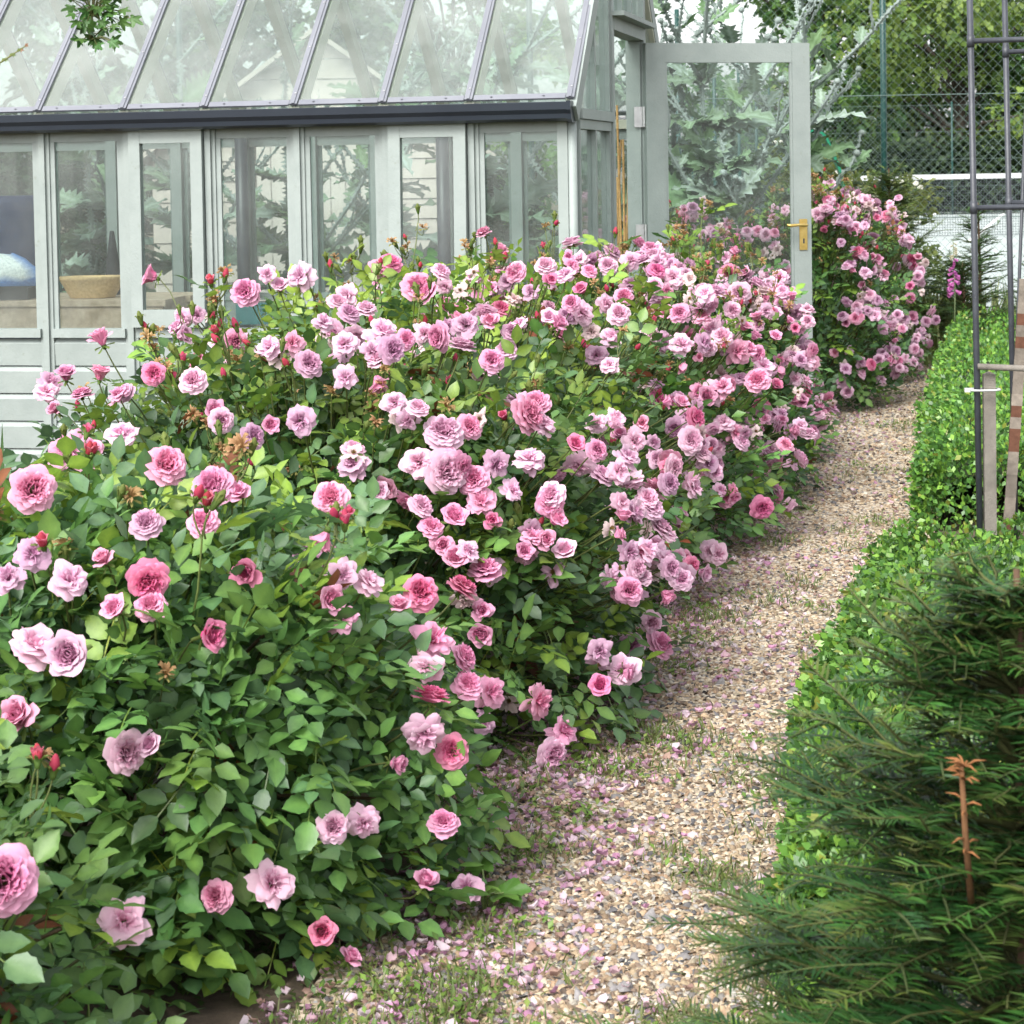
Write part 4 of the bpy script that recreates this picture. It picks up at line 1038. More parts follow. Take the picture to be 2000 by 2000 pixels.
mb = MB().box((-sy/2,-sx/2,-.05), (sy/2,sx/2,.70)).add([(-sy/2,-sx/2,.70),(sy/2,-sx/2,.70),(sy/2,sx/2,.70),(-sy/2,sx/2,.70),(0,0,.71)], [(0,1,4),(1,2,4),(2,3,4),(3,0,4)])
build('shaft', mb, M_WOODGREY, stake)
M_WHITE = paint_mat('white_plastic', (.40,.41,.41), (.47,.48,.48), .4)
zt = tag(empty('cable_tie', (A.x+.015, A.y, .655)), 'white plastic tie around black leg and timber stake', 'cable tie')
pts = [(-.045+ .0,-.004,-.001)]
for k in range(25):
    a = k/24*2*math.pi; pts.append((.045*math.copysign(abs(math.cos(a))**.6, math.cos(a)), .03*math.copysign(abs(math.sin(a))**.6, math.sin(a)), 0))
build('strap', MB().tube(pts[1:], .0035, 6), M_WHITE, zt, True); build('tie_head', MB().box((-.062,-.012,-.006), (-.043,.002,.006)), M_WHITE, zt)
lath = tag(empty('wooden_lath', at(1975, 930, 7.8)), 'weathered lath with rust-brown bands leaning by the black frame', 'lath')
a_, b_ = at(1962, 960, 6.75), at(2002, 545, 6.75); lath.location = (a_.x, a_.y, 0)
L0 = Vector((0, 0, 0)); L1 = b_ - Vector(lath.location)
mb = MB(); nseg = 26; q = np.random.default_rng(8)
for k in range(nseg):
    p0, p1 = L0.lerp(L1, k/nseg), L0.lerp(L1, (k+1)/nseg)
    mb.beam(p0, p1, .034+q.normal(0,.0006), .009, (0,-1,0.1), (.12,.055,.035) if q.random() < .28 else np.array((.24,.205,.17))*q.uniform(.6,1.1))
build('shaft', mb, M_BARK, lath)
cn = tag(empty('garden_cane', at(1985, 700, 8.3)), 'slim dark cane slanting behind the black frame', 'cane')
a_, b_ = at(1968, 800, 7.15), at(2004, 200, 7.15); cn.location = (a_.x, a_.y, 0); build('shaft', MB().tube([(0,0,0), tuple(b_-Vector((a_.x,a_.y,0)))], .006, 6), M_BLACK, cn, True)

# ------------------------------------------------------------------ hawthorn sprig overhead
hb = at(215, 20, 4.3); hroot = tag(empty('hawthorn_branch', at(200, -260, 4.35)), 'hanging hawthorn sprig of lobed leaves in front of the glass roof', 'branch')
O = Vector(hroot.location); q = np.random.default_rng(4); wood = MB()
main = [at(330,-420,4.4)-O, at(200,-260,4.35)-O, at(190,-80,4.3)-O, at(180,30,4.28)-O, at(178,78,4.27)-O]
wood.tube([tuple(p) for p in main], [.008,.006,.0035,.002,.001], 6, (.10,.07,.04), False)
tw2 = [at(-160,190,4.3)-O, at(-60,150,4.3)-O, at(0,123,4.3)-O, at(50,90,4.3)-O]
v0, f0 = lobed_leaf(5, .55, 34, .02, .85)
for k in range(120):
    px, py = q.normal(186, 27), q.uniform(-90, 88)
    if py > 55: px = q.normal(190, 22)
    P_ = at(px, py, 4.28+q.normal(0,.03)) - O
    near = min(main, key=lambda m: (m-P_).length); wood.tube([tuple(near), tuple((near+P_)/2+Vector((0,0,.008))), tuple(P_)], [.0012,.001,.0008], 4, (.10,.11,.04), False)
    dirn = np.array([norm(np.array((P_.x-near.x, -.15, P_.z-near.z-.02))+q.normal(0,.25,3)*.05)])
    Rr = frames(dirn*np.array((1,.2,1)), np.array([norm(np.array((0,-1.0,.35))+q.normal(0,.30,3))]))[0]
    sc = .0185*q.uniform(.7,1.25)
    build('leaf', MB().add((v0*sc) @ Rr.T + np.array(P_), f0, np.array((.060,.135,.032))*q.uniform(.75,1.3)), M_WEED, hroot, True)
wood.tube([tuple(p) for p in [main[0]+Vector((-.2,0,.0))]+tw2], [.004,.003,.0025,.002,.001], 5, (.13,.14,.05), False)
for k in range(9):
    i = k/8; P_ = at(-10+60*i, 128-38*i, 4.3)-O; dirn = np.array([norm(np.array((.4*(-1)**k+.3,-.2,.7*(-1)**k)))])
    build('leaf', MB().add((v0*.006) @ frames(dirn, np.array([(0,-1.0,.3)]))[0].T+np.array(P_), f0, (.10,.15,.03) if k < 7 else (.22,.10,.05)), M_WEED, hroot, True)
build('twigs', wood, M_BARK, hroot, True, 'stuff')

# ------------------------------------------------------------------ scotch thistles
def zig_leaf(L, W, teeth, q, bend=.3):
    V, C = [], []
    n = teeth*2
    for j in range(n+1):
        v = j/n; ww = W*.5*math.sin(math.pi*(.08+.92*v)**.75)*(1.25 if j % 2 else .62) if v < 1 else .001
        z = -bend*L*v*v + .03*L*math.sin(v*11)
        for u in (-1, -.45, 0, .45, 1):
            V.append((v*L + (.05*L*abs(u) if j % 2 else 0), u*ww, z + .10*ww*abs(u) + .035*L*abs(u)*math.sin(j*1.7+u*2)))
            C.append((1.5,1.45,1.55) if u == 0 else ((1.25,1.2,1.3) if abs(u) == 1 else (.85,.9,.8)))
    return np.array(V), [(5*j+i, 5*j+i+1, 5*j+i+6, 5*j+i+5) for j in range(n) for i in range(4)], np.array(C)
SILV, TGREEN = np.array((.30,.36,.335)), np.array((.11,.19,.085))
def thistle(label, base, h, seed, nb=7, lean=0.0):
    q = np.random.default_rng(seed); root = tag(empty('scotch_thistle', base), label, 'thistle', 'silver thistles behind the greenhouse')
    stems, wings = MB(), MB()
    def limb(p0, d, L, r0_, bend):
        s = np.linspace(0, 1, 9)[:, None]; pts = p0 + d*L*s + np.array((0,0,1.0))*bend*L*s*s + q.normal(0,.008,(9,3))*s
        stems.tube(pts, np.linspace(r0_, r0_*.45, 9), 7, SILV*q.uniform(.85,1.1))
        m_ = max(21, int(L/.013)//2*2+1)
        fine = np.linspace(0, 1, m_); idx = np.minimum((fine*8).astype(int), 7); fr_ = (fine*8-idx)[:, None]
        fp = pts[idx]*(1-fr_)+pts[idx+1]*fr_; tg = norm(pts[-1]-pts[0]); sd_ = norm(np.cross(tg, (0.3,.9,.2)))
        for a in (0, 1.57, 3.14, 4.71):
            e = sd_*math.cos(a)+np.cross(tg, sd_)*math.sin(a)
            ww = np.where(np.arange(m_) % 2 == 1, q.uniform(1.1,2.6,m_), q.uniform(.15,.5,m_))*r0_*1.15*(1-.3*fine)
            V = np.concatenate([fp, fp+e*ww[:, None]+tg*.010+q.normal(0,.003,(m_,3))]); wings.add(V, [(i, i+1, m_+1+i, m_+i) for i in range(m_-1)], SILV*q.uniform(.8,1.1))
        return pts
    def head(p, d, k=1.0):
        mb = MB(); M = orient(d, 0).to_3x3()
        prof = [(.0001,-.012),(.012,-.008),(.021,.004),(.020,.018),(.012,.028),(.005,.032)]
        mb.lathe([(a*k, b_*k) for a, b_ in prof], 9, SILV*.95)
        for m in range(26):
            a = m*2.4; z = (-.004+.03*m/26)*k; rr = .020*k; e = np.array((math.cos(a), math.sin(a), .25))
            b0 = np.array((math.cos(a)*rr*.85, math.sin(a)*rr*.85, z)); mb.tube([b0, b0+e*.013*k], [.0022*k,.0003], 3, SILV*1.05, False)
        V = [np.array(M @ Vector(v))+p for v in np.concatenate(mb.v)]; m2 = MB().add(V, mb.f, np.concatenate(mb.c)); build('flower_head', m2, M_THISTLE, root, True)
    d0 = norm(np.array((lean, q.normal(0,.04), 1.0))); trunk = limb(np.zeros(3), d0, h*.72, .021, 0.02)
    tips = []
    for k in range(nb):
        i = q.integers(3, 9); az = k*2.4+q.uniform(-.4,.4); d = norm(np.array((math.cos(az), math.sin(az)*.8, q.uniform(.55,1.3))))
        L = h*q.uniform(.22,.46); pts = limb(trunk[i], d, L, .013, .14); tips.append((pts[-1], norm(pts[-1]-pts[-2])))
        for _ in range(7):
            m = q.integers(0, 8); az3 = q.uniform(0, 6.283); Ll = q.uniform(.10,.26)
            v, f, c = zig_leaf(Ll, Ll*.5, 5, q, q.uniform(-.1,.4)); Rr = frames(np.array([np.array((math.cos(az3), math.sin(az3), .5))+d*.6]), np.array([np.array((0,-.5,.9))+q.normal(0,.35,3)]))[0]
            g = q.random(); build('leaf', MB().add(v @ Rr.T + pts[m], f, c*(TGREEN*(1-g*.8)+SILV*.8*g)), M_THISTLE, root, True)
        for _ in range(2):
            m = q.integers(4, 8); az2 = az+q.uniform(-1.2,1.2); d2 = norm(np.array((math.cos(az2), math.sin(az2), q.uniform(.8,1.7)))); p2 = limb(pts[m], d2, L*.4, .008, .1); tips.append((p2[-1], norm(p2[-1]-p2[-2])))
    for p, d in tips: head(p, d, q.uniform(.75,1.15))
    for k in range(46):
        t = q.random(); p = trunk[int(t*8)]; az = k*2.4+q.uniform(-.3,.3); L = h*(.22-.09*t)*q.uniform(.7,1.2)
        v, f, c = zig_leaf(L, L*q.uniform(.36,.55), 9, q, q.uniform(.1,.6))
        xd = np.array([(math.cos(az), math.sin(az), q.uniform(.15,.8))]); Rr = frames(xd, np.array([np.array((0,-.3,1.0))+q.normal(0,.3,3)]))[0]
        g = q.random(); build('leaf', MB().add(v @ Rr.T + p, f, c*(TGREEN*(1-g*.75)+SILV*.75*g)), M_THISTLE, root, True)
    build('stem', stems, M_THISTLE, root, True); build('stem_wings', wings, M_THISTLE, root, False, 'stuff')
thistle('silver thistle rising over the open door top rail', (1.28, 13.0, 0), 2.95, 1, 8, -.05)
thistle('silver thistle with one stem leaning out past the open door', (1.72, 13.35, 0), 2.5, 2, 7, .10)
thistle('silver thistle filling the door glass above the roses', (1.48, 12.9, 0), 2.1, 11, 8, -.12)
thistle('silver thistle behind the hinge side of the open door', (.98, 13.5, 0), 2.3, 12, 8, .05)
thistle('silver thistle by the far greenhouse corner behind the doorway', (.55, 13.1, 0), 2.9, 3, 7)
thistle('silver thistle behind the bay next to the corner post', (-.15, 12.35, 0), 2.9, 4, 7)
thistle('silver thistle behind the tilted sash near the corner', (-.75, 12.6, 0), 2.7, 5, 7)
thistle('silver thistle in front of the beige shed door', (-1.35, 12.6, 0), 2.4, 6, 6)
thistle('silver thistle behind the second opening sash', (-2.0, 12.9, 0), 2.8, 7, 7)
thistle('silver thistle behind the bench end and basket', (-2.55, 12.8, 0), 2.6, 8, 7)

# ------------------------------------------------------------------ leafy masses: trees and shrubs
SPR = []
for s in range(3):                      # a small spray of five leaves
    q = np.random.default_rng(s+70); Vq, Fq = [], []
    for k in range(5):
        a = q.uniform(-1.3,1.3); v = TV.copy(); v[:, 2] += q.uniform(-.05,.05)
        Rr = frames(np.array([(math.cos(a), math.sin(a), q.uniform(-.4,.4))]), np.array([(q.normal(0,.4), q.normal(0,.4), 1.0)]))[0]
        Vq.append((v*.55) @ Rr.T + np.array((k*.14, q.normal(0,.08), q.normal(0,.05)))); Fq.append(TF+4*k)
    SPR.append((np.concatenate(Vq), np.concatenate(Fq)))
def leafy(root, clumps, n, size, cols, seed, name='crown', droop=0.0):
    q = np.random.default_rng(seed); cl = np.array(clumps, float)
    wts = cl[:, 3]**2; wts /= wts.sum(); ii = q.choice(len(cl), n, p=wts)
    d = rand_dirs(n); rad = q.random(n)**.33*(1+.25*smooth_noise(d, seed, 5)); T = cl[ii, :3] + d*(cl[ii, 3]*rad)[:, None]*np.array((1,1,.85))
    xd = norm(d*.6 + rand_dirs(n)*.7 + np.array((0,0,-droop))); R = frames(xd, norm(np.array((0,0,1.0))+rand_dirs(n)*.6))
    cols = np.array(cols); cc_ = cols[(ii*7+q.integers(0,2,n)) % len(cols)]*q.uniform(.75,1.25,(n,1))
    S = size*q.uniform(.6,1.3,n)
    Vs, Fs, Cs, n0 = [], [], [], 0; grp = q.integers(0,3,n)
    for k in range(3):
        m = grp == k; pv, pf = SPR[k]; Vq = np.einsum('nij,nvj->nvi', R[m], pv[None]*S[m][:,None,None])+T[m][:,None]
        Vs.append(Vq.reshape(-1,3)); Fs.append((pf[None]+(np.arange(m.sum())*len(pv))[:,None,None]).reshape(-1,4)+n0); Cs.append(np.repeat(cc_[m], len(pv), 0)); n0 += m.sum()*len(pv)
    return link(name, big_mesh(name, np.concatenate(Vs), None, np.concatenate(Fs), np.concatenate(Cs)), M_TREE, root, kind='stuff')
TG = [(.12,.25,.06),(.15,.29,.07),(.09,.19,.06),(.19,.32,.08),(.12,.23,.09)]
def tree(label, base, h, crown_r, seed, n, size, cols=TG, low=.25, group='trees beyond the tennis court', droop=.5, nclump=34):
    q = np.random.default_rng(seed); root = tag(empty('broadleaf_tree', base), label, 'tree', group)
    wood = MB(); wood.tube([(0,0,-.1),(q.normal(0,.1),0,h*.25),(q.normal(0,.25),0,h*.6),(0,0,h*.9)], [h*.018,h*.014,h*.009,h*.003], 8, (.085,.07,.055))
    clumps = []
    for k in range(nclump):
        t = low + (1-low)*q.random(); az = q.uniform(0,6.283); rr = crown_r*math.sqrt(q.random())*math.sin(math.pi*min(1,(t-low)/(1-low)*.86+.12))**.6
        c = np.array((math.cos(az)*rr, math.sin(az)*rr, h*t)); clumps.append((*c, crown_r*q.uniform(.16,.30)))
        z0 = h*max(.14, t*.55); m_ = np.array((c[0]*.4, c[1]*.4, (z0+c[2])/2+.03*h))
        wood.tube([(0,0,z0), m_, c], [h*.006,h*.004,h*.0018], 5, (.085,.07,.055), False)
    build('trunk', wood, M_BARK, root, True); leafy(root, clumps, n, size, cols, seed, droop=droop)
tree('willow-like tree behind the dark green fence post', (8.6, 59, 0), 10.5, 4.2, 1, 10000, .31, low=.05, nclump=70)
tree('broad tree with yellow-green leaves above the court net', (12.2, 57, 0), 11.5, 4.6, 2, 11500, .32, [(.17,.29,.065),(.21,.32,.07),(.12,.22,.06),(.24,.35,.09)], low=.05, nclump=80)
tree('tree behind the black plant frame beyond the court', (16.0, 58, 0), 11, 4.4, 3, 10000, .31, low=.08, nclump=46)
GT = 'trees behind the greenhouse'
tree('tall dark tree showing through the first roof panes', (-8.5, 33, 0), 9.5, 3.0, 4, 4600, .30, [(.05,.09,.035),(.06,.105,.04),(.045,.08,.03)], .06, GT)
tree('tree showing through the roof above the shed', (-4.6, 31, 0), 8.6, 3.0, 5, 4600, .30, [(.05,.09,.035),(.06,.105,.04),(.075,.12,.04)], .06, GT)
tree('small tree showing through the last roof panes', (-.9, 34, 0), 5.6, 2.4, 6, 3200, .27, TG, .08, GT)
def shrub(name, label, base, rx, h, seed, n, size, cols, cat='shrub', group=None, dots=None):
    q = np.random.default_rng(seed); root = tag(empty(name, base), label, cat, group)
    wood = MB(); clumps = []
    for k in range(16):
        az = q.uniform(0,6.283); rr = rx*math.sqrt(q.random())*.75; z = h*q.uniform(.2,.82); c = np.array((math.cos(az)*rr, math.sin(az)*rr, z)); clumps.append((*c, rx*q.uniform(.25,.42)))
        wood.tube([(0,0,-.02), c*np.array((.4,.4,.55)), c], [.018,.012,.004], 5, (.09,.07,.05), False)
    build('branches', wood, M_BARK, root, True, 'stuff'); leafy(root, clumps, n, size, cols, seed, 'foliage')
    if dots:
        for k in range(dots):
            c = clumps[q.integers(0, len(clumps))]; d = norm(q.normal(size=3)*np.array((1,1,1))+np.array((0,-.8,.3))); p = np.array(c[:3])+d*c[3]
            o = link('bloom', BLOOMS['white'][0], None, root); o.matrix_local = Matrix.Translation(p) @ orient(d, 0) @ Matrix.Scale(.55, 4)
    return root
PAL['white'] = ((.62,.58,.48), (.74,.73,.68)); BLOOMS['white'] = [bloom_mesh(90, 'white', 'loose')]
DK = [(.035,.065,.028),(.045,.08,.03),(.03,.055,.025)]
shrub('shrub', 'dark shrub behind the blue drum end of the greenhouse', (-3.4, 15.0, 0), 1.0, 2.2, 1, 3600, .10, DK)
shrub('shrub', 'dark rounded shrub between the shed and the corner bays', (-.35, 15.9, 0), .8, 1.7, 2, 3000, .10, DK)
shrub('shrub', 'green shrub behind the door glass below the side fence', (1.05, 14.4, 0), .6, 1.25, 3, 2600, .09, [(.07,.12,.035),(.09,.14,.04)])
shrub('white_flowering_shrub', 'yellow-green shrub dotted with white flowers behind the fence', (2.85, 17.6, 0), .75, 1.75, 5, 3200, .09, [(.15,.18,.05),(.11,.15,.04),(.18,.20,.07)], dots=46)

# ------------------------------------------------------------------ shed behind the greenhouse
M_SHED = paint_mat('shed_stain', (.42,.36,.32), (.50,.44,.39), .8, 7, .3)
M_SHEDL = paint_mat('shed_door_stain', (.52,.47,.42), (.58,.53,.48), .8, 7, .25)
shed = tag(empty('garden_shed', (-1.35, 14.6, 0), .06), 'beige clapboard garden shed with a pointed roof behind the greenhouse', 'shed')
SW, SH, SA, SD = 1.12, 1.55, 2.32, 2.2
def shed_half(z): return SW if z <= SH else SW*(SA-z)/(SA-SH)
for k in range(16):
    z0, z1 = .05+k*.14, min(.05+(k+1)*.14-.006, SA-.03)
    if z0 > SA-.06: break
    for sgn in (-1, 1):
        i0 = .42 if z0 < 1.86 else 0
        o0, o1 = shed_half(z0), shed_half(z1)
        if o0 <= i0: continue
        mb = MB().add([(sgn*i0,-.012,z0),(sgn*o0,-.012,z0),(sgn*max(o1,i0),-.002,z1),(sgn*i0,-.002,z1),(sgn*i0,.02,z0),(sgn*o0,.02,z0),(sgn*max(o1,i0),.02,z1),(sgn*i0,.02,z1)],
                      [(0,1,2,3),(4,7,6,5),(0,4,5,1),(1,5,6,2),(2,6,7,3),(3,7,4,0)]); build('board', mb, M_SHED, shed)
        if z0 < SH-.05: build('board', MB().box((sgn*SW-.012 if sgn > 0 else -SW-.012, .021, z0), (SW+.012 if sgn > 0 else -SW+.012, SD, z1)), M_SHED, shed)
    if z0 < SH-.05: build('board', MB().box((-SW+.013, SD-.02, z0), (SW-.013, SD, z1)), M_SHED, shed)
sdoor = empty('shed_door', (0,-.03,0)); sdoor.parent = shed
for k in range(8): build('plank', MB().box((-.41+k*.1025,0,.06), (-.41+(k+1)*.1025-.005,.02,1.85)), M_SHEDL, sdoor)
for s_ in (-1, 1):
    a = np.array((s_*(SW+.12),SD/2,SH-.10)); b = np.array((0,SD/2,SA+.02))
    build('roof', MB().beam(a, b, SD+.25, .03, np.cross(b-a,(0,1,0))), M_SHED, shed)

# ------------------------------------------------------------------ inside the greenhouse
bench = tag(empty('potting_bench', GC, -TH), 'weathered wooden potting bench inside the greenhouse', 'bench')
bench_mat = paint_mat('bench_timber', (.30,.22,.15), (.52,.42,.32), .9, 12, .5, dirt=(.16,.10,.05))
for k in range(4): build('plank', MB().box((-4.1,.62+k*.16,.745), (-2.06-.02*(k % 2),.62+(k+1)*.16-.012,.775)), bench_mat, bench)
build('apron', MB().box((-4.08,.63,.62), (-2.08,.655,.7445)), bench_mat, bench); build('apron', MB().box((-2.10,.656,.62), (-2.075,1.24,.7445)), bench_mat, bench)
for x, y in ((-2.16,.69),(-2.16,1.18),(-4.0,.69),(-4.0,1.18)): build('leg', MB().box((x-.035,y-.035,0), (x+.035,y+.035,.7445)), bench_mat, bench)
def gl(x, y, z): return GC + Vector((x*math.cos(TH)+y*math.sin(TH), -x*math.sin(TH)+y*math.cos(TH), z))
mb = MB(); n = 20
prof = [(.085,0),(.10,.03),(.125,.085),(.135,.10),(.128,.102),(.118,.085),(.095,.03),(.08,.012),(.0001,.012)]
mb.lathe(prof, n, (.58,.40,.20)); mb.v = [v*np.array((1.25,.8,1)) for v in mb.v]
tag(build('basket', mb, M_COL, smooth=True, loc=gl(-2.50,.80,.777)), 'shallow tan basket on the potting bench', 'basket')
mb = MB(); V, Fq = [], []
q = np.random.default_rng(6)
for j in range(7):
    for i in range(14):
        a = i/14*6.283; t = j/6; rr = .17*(math.sin(math.pi*(.15+.8*t))**.6)*(1+.12*math.sin(3*a+j)+q.normal(0,.03)); V.append((rr*math.cos(a)*1.2, rr*math.sin(a)*.8, .20*t+.012*math.sin(5*a+t*4)))
Fq = [(j*14+i, j*14+(i+1) % 14, (j+1)*14+(i+1) % 14, (j+1)*14+i) for j in range(6) for i in range(14)] + [tuple(range(84,98))]
cl = [((.62,.66,.66) if (j >= 3 and 7 < i < 13) else (.10,.22,.52)) for j in range(7) for i in range(14)]
tag(build('compost_bag', mb.add(V, Fq, np.array(cl)), M_COL, smooth=True, loc=gl(-3.05,.98,.776)), 'crumpled blue and white plastic bag on the bench', 'bag')
mb = MB(); 
for lo_, hi_ in (((-.14,-.1,0),(.14,.1,.006)),((-.14,-.1,.0061),(.14,-.094,.055)),((-.14,.094,.0061),(.14,.1,.055)),((-.14,-.0939,.0061),(-.134,.0939,.055)),((.134,-.0939,.0061),(.14,.0939,.055))): mb.box(lo_, hi_, (.02,.022,.025))
tag(build('seed_tray', mb, M_COL, loc=gl(-2.92,.72,.777)), 'black plastic seed tray at the bench front', 'tray')
mb = MB().lathe([(.045,0),(.045,.005),(.032,.16),(.012,.30),(.010,.31),(.0001,.312)], 12, (.018,.02,.025))
tag(build('plastic_cone', mb, M_COL, smooth=True, loc=gl(-2.50,1.05,.776)), 'dark narrow plastic cone standing behind the basket', 'cone')
mb = MB().lathe([(.0001,0),(.26,0),(.275,.03),(.28,.3),(.29,.33),(.28,.36),(.28,.75),(.29,.78),(.28,.81),(.275,1.22),(.25,1.26),(.0001,1.26)], 24, (.012,.022,.07))
tag(build('water_drum', mb, M_COL, smooth=True, loc=gl(-3.42,1.75,0)), 'dark blue plastic drum at the back of the greenhouse', 'drum')
build_c = MB(); cans = tag(empty('bamboo_canes', gl(-.17,2.08,0)), 'bundle of tan bamboo canes leaning inside the doorway', 'canes')
q = np.random.default_rng(3)
for k in range(11):
    top = np.array((q.normal(.02,.05), q.normal(.10,.06)+(.25 if k > 7 else 0), q.uniform(1.45,1.68) if k < 8 else 1.3)); b0 = np.array((q.normal(0,.05), q.normal(-.05,.04), 0.0))
    if k > 7: b0[1] -= .2
    mb = MB(); ts = np.linspace(0,1,15)
    for i in range(14):
        p0, p1 = b0+(top-b0)*ts[i], b0+(top-b0)*ts[i+1]; mb.tube([p0, p0+(p1-p0)*.94, p1], [.0068,.0062,.0075], 6, np.array((.50,.30,.12))*q.uniform(.8,1.15), False)
    build('cane', mb, M_COL, cans, True)
tag(build('teal_crate', MB().box((-.09,-.07,0),(.09,.07,.012)).box((-.09,-.07,.0121),(-.08,.07,.10)).box((.08,-.07,.0121),(.09,.07,.10)).box((-.0799,-.07,.0121),(.0799,-.062,.10)).box((-.0799,.062,.0121),(.0799,.07,.10), (1,1,1)), paint_mat('teal_plastic',(.03,.14,.15),(.04,.18,.19),.4), loc=gl(-1.93,1.5,.60)), 'small teal plastic crate beyond the bench end', 'crate')
sbench = tag(empty('slatted_staging', GC, -TH), 'pale slatted staging along the rear greenhouse wall', 'staging')
for k in range(3): build('slat', MB().box((-2.02,2.02+k*.17,.575), (-.75,2.02+k*.17+.14,.598)), M_SAGE, sbench)
for x in (-1.98,-1.4,-.8):
    for y in (2.05,2.48): build('leg', MB().box((x-.02,y-.02,0), (x+.02,y+.02,.5745)), M_SAGE, sbench)

# ------------------------------------------------------------------ fences, court, net
M_WIRE = paint_mat('fence_wire', (.09,.135,.125), (.12,.17,.155), .5, 3, 0)
M_POST = paint_mat('fence_post', (.004,.038,.032), (.006,.05,.042), .45, 5, .05)
def link_fence(label, p0, p1, h, posts, wire=.0010, pitch=.072, z0=.05, group='chain-link fences of the court'):
    p0, p1 = Vector((*p0, 0)), Vector((*p1, 0)); L = (p1-p0).length; u = (p1-p0)/L
    root = tag(empty('chain_link_fence', p0), label, 'fence', group)
    mb = MB()
    def strip(s0, z_0, s1, z_1):
        a = u*s0+Vector((0,0,z_0)); b = u*s1+Vector((0,0,z_1)); nrm = np.cross(np.array(u),(0,0,1.0))
        mb.tube([tuple(a), tuple(b)], wire, 3, (1,1,1), False)
    for sgn in (1, -1):
        k = -h
        while k < L+h:
            a0, a1 = (k, k+h) if sgn > 0 else (k+h, k)      # s at z0 and at z0+h
            pts = []
            s0, s1 = a0, a1; t0, t1 = 0.0, 1.0
            dS = s1-s0
            for lim, side in ((0, 1), (L, -1)):
                for_ = (lim-s0)/dS
                if side*dS > 0: t0 = max(t0, for_)
                else: t1 = min(t1, for_)
            if t1 > t0+.002: strip(s0+dS*t0, z0+h*t0, s0+dS*t1, z0+h*t1)
            k += pitch
    build('wire_mesh', mb, M_WIRE, root, kind='stuff')
    for z in (z0+.02, z0+h*.25, z0+h*.5, z0+h*.75, z0+h-.02):
        build('tension_wire', MB().tube([(0,0,z), tuple(u*L+Vector((0,0,z)))], .003, 5), M_WIRE, root)
    for s_ in posts:
        build('post', MB().tube([tuple(u*s_+Vector((0,.03,-.05))), tuple(u*s_+Vector((0,.03,z0+h+.06)))], .023, 10), M_POST, root, True)
link_fence('tall chain-link fence with dark green post at the garden end', (-5, 15.55), (9, 15.2), 3.6, (0.0, 2.58, 5.16, 7.74, 10.35, 12.9))
link_fence('chain-link side fence of the court receding behind the open door', (.92, 15.9), (5.1, 41), 2.75, (4.2, 9.3, 14.4, 19.5, 24.6), .0011, .24)
link_fence('far chain-link fence in front of the dark hedge', (3.5, 51.8), (26, 51.8), 2.7, (1.0, 4.2, 7.4, 10.6, 13.8, 17, 20.2), .0022, .25, .12)
st = at(1790, 280, 50); 
M_COURT = paint_mat('court_asphalt', (.27,.31,.30), (.34,.38,.37), .85, .6, .2)
mb = MB().box((4.0-2.6, 16.6, -.2), (40, 52, .10)); build('tennis_court', mb, M_COURT, kind='structure')
M_LINE = paint_mat('court_line', (.70,.72,.70), (.8,.8,.78), .8, 4, .1)
def court_line(a, b, wdt=.06):
    a, b = Vector(a), Vector(b); d = (b-a).normalized(); s_ = Vector((-d.y, d.x, 0))*wdt
    mb = MB().add([tuple(a-s_), tuple(b-s_), tuple(b+s_), tuple(a+s_)], [(0,1,2,3)]); o = build('court_marking', mb, M_LINE, kind='structure')
for (x0, y0), (x1, y1) in (((1760,452),(1829,416)), ((1895,470),(1960,417)), ((1800,416),(2030,414))):
    a, b = ground_at(x0, y0, .104), ground_at(x1, y1, .104); court_line(a, b, .035*a.y/30)
net = tag(empty('tennis_net', (4.6, 36, .1)), 'dark tennis net with a white top band across the court', 'tennis net')
mb = MB()
for k in range(330): mb.box((k*.045,-.002,.02), (k*.045+.005,.002,1.0))
for k in range(22): mb.box((0,-.002,.02+k*.045), (14.8,.002,.025+k*.045))
build('net_mesh', mb, M_BLACK, net, kind='stuff'); build('top_band', MB().box((0,-.012,.985), (14.8,.012,1.07)), M_WHITE, net)
for x in (-.05, 14.85): build('net_post', MB().tube([(x,0,0),(x,0,1.1)], .04, 8), M_POST, net, True)
hd_ = tag(empty('far_hedge', (3, 54, 0)), 'long dark clipped hedge beyond the tennis court', 'hedge')
q = np.random.default_rng(77); n = 9000
X_, Z_ = q.uniform(0, 26, n), q.random(n)**.8*1.95; top_ = 1.95+.12*smooth_noise(np.stack([X_,X_*0,X_*0],-1),3,2.2)
T = np.stack([X_, np.abs(q.normal(0,.18,n))-.1+ (q.random(n) < .2)*q.uniform(0,1,n), np.minimum(Z_, top_)], -1)
me = scatter_mesh('foliage', SPR[0][0], SPR[0][1], frames(rand_dirs(n), norm(np.array((0,-.5,.8))+rand_dirs(n)*.6)), .26*q.uniform(.6,1.3,n), T, np.array(DK)[q.integers(0,3,n)]*q.uniform(.7,1.2,(n,1)))
link('foliage', me, M_TREE, hd_, kind='stuff'); build('inner_growth', MB().box((.1,.12,0), (25.9,1.0,1.7), (.015,.026,.012)), M_BARK, hd_)

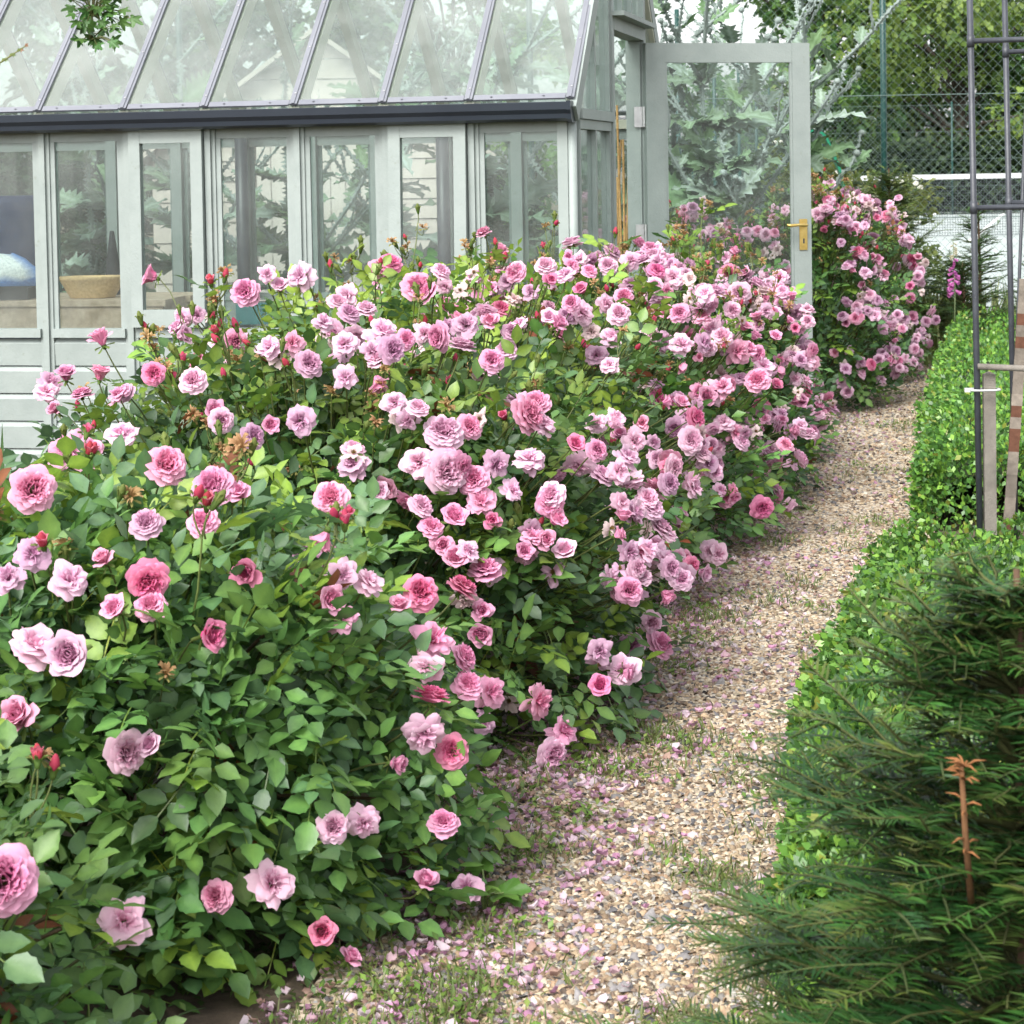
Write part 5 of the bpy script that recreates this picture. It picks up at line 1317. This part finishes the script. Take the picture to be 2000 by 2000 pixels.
# ------------------------------------------------------------------ planting at the path end
yew('yew_shrub', 'bright green yew shrub at the path end in front of the fence', (2.62, 14.55, 0), 1.36, .62, 190, 31, .055, cols=((.075,.135,.025),(.095,.16,.028),(.055,.105,.022)), tipcol=(.17,.22,.04), nper=12)
yew('yew_shrub', 'yellowish yew beside the green curved band', (1.98, 14.75, 0), 1.42, .42, 110, 32, .055, cols=((.09,.14,.025),(.11,.16,.028)), tipcol=(.2,.24,.04), nper=12)
yew('spruce_sapling', 'slim spruce sapling behind the black plant frame', (3.27, 14.7, 0), 1.10, .40, 110, 33, .045, cols=((.05,.115,.03),(.065,.14,.032)), tipcol=(.12,.2,.04), nper=14)
yew('spruce_sapling', 'wide low spruce sapling beside the slim one', (3.05, 14.2, 0), .70, .55, 120, 34, .045, cols=((.035,.085,.028),(.05,.11,.03)), tipcol=(.10,.17,.04), nper=14)
yew('spruce_sapling', 'small dark spruce sapling behind the rust-banded lath', (3.72, 14.6, 0), .72, .50, 110, 35, .045, cols=((.035,.085,.028),(.045,.10,.03)), tipcol=(.10,.17,.04), nper=14)
# foxglove
fg = at(1862, 560, 13.6); fox = tag(empty('foxglove', (fg.x, 13.6, 0)), 'pink and mauve foxglove spike in front of the spruces', 'foxglove')
topz = at(1866, 468, 13.6).z; build('stem', MB().tube([(0,0,0),(.01,0,topz*.6),(.0,0,topz)], [.006,.005,.002], 6, (.13,.17,.08)), M_STEM, fox, True)
q = np.random.default_rng(12)
for k in range(26):
    z = topz-.34+.33*k/26; a = q.uniform(2.6,6.8); e = np.array((math.cos(a), math.sin(a), -.5)); s_ = .045*(1-.6*k/26)
    b0 = np.array((.004,0,z)); build('bell', MB().tube([b0, b0+e*s_*.35, b0+e*s_*.8, b0+e*s_], [.004,s_*.22,s_*.28,s_*.36], 7, (.52,.16,.42) if k < 18 else (.45,.42,.30), False), M_PETAL, fox, True)
# pots with strappy plants
for px, py, lab in ((1775, 690, 'dark pot of grassy plants beside the last roses'), (1815, 694, 'dark pot of grassy plants in the middle of three'), (1856, 688, 'dark pot of grassy plants beside the box hedge end')):
    g = ground_at(px, py); g.y = min(g.y, 14.9); g = Vector((ray(px, py).x*g.y, g.y, 0)); pr = tag(empty('plant_pot', g), lab, 'plant pot', 'pots at the path end')
    build('pot', MB().lathe([(.0001,0),(.085,0),(.11,.19),(.118,.19),(.118,.21),(.105,.21),(.100,.18),(.0001,.175)], 16, (.022,.02,.018)), M_COL, pr, True)
    tufts([(0,0,.17)]*8, 14, .30, .05, [(.12,.17,.04),(.16,.19,.05),(.09,.14,.035)], (BV*np.array((1,.35,1)), BF), 1.6, 'foliage', parent=pr)
# green curved band
gb = tag(empty('green_band', at(1605, 330, 14.95)), 'emerald green curved plastic band beside the yellowish yew', 'band'); O = Vector(gb.location)
cur = [at(1560,300,14.95), at(1572,262,14.95), at(1592,250,14.95), at(1612,268,14.95), at(1628,305,14.95), at(1642,340,14.95), at(1655,390,14.95), at(1668,520,14.95)]
mb = MB()
for a, b in zip(cur[:-1], cur[1:]): mb.beam(a-O, b-O+(b-a)*.04, .10, .018, (b-a).cross(Vector((0,1,0))).normalized(), (1,1,1))
build('strip', mb, paint_mat('emerald_plastic', (.0,.17,.085), (.005,.21,.11), .4), gb)
# tall airy weeds and grass between path and court
cenw = np.stack([r.uniform(2.5,5.2,150), r.uniform(13.8,16.4,150), np.full(150,.0)], -1)
tag(tufts(cenw, 16, .42, .08, [(.16,.20,.06),(.13,.18,.05),(.20,.22,.09)], (BV*np.array((1,.22,1)), BF), 1.6, 'tall_grass'), 'tall pale grass and weeds at the path end', 'grass')
cenl = np.stack([r.uniform(-6,4.5,800), r.uniform(11.5,16.5,800), np.zeros(800)], -1); cenl = cenl[(cenl[:,0] < path_l(cenl[:,1])-.1) | (cenl[:,0] > path_r(cenl[:,1])+.3) | (cenl[:,1] > 14.9)]
cenl = cenl[~((cenl[:,0] < 1.1) & (cenl[:,1] < 11.6+ .1*np.abs(cenl[:,0])*3))]
tag(tufts(cenl, 11, .14, .11, [(.07,.115,.03),(.09,.14,.035),(.06,.10,.03)], (BV, BF), 1.3, 'rough_grass'), 'rough green grass around the shed and fence foot', 'grass')
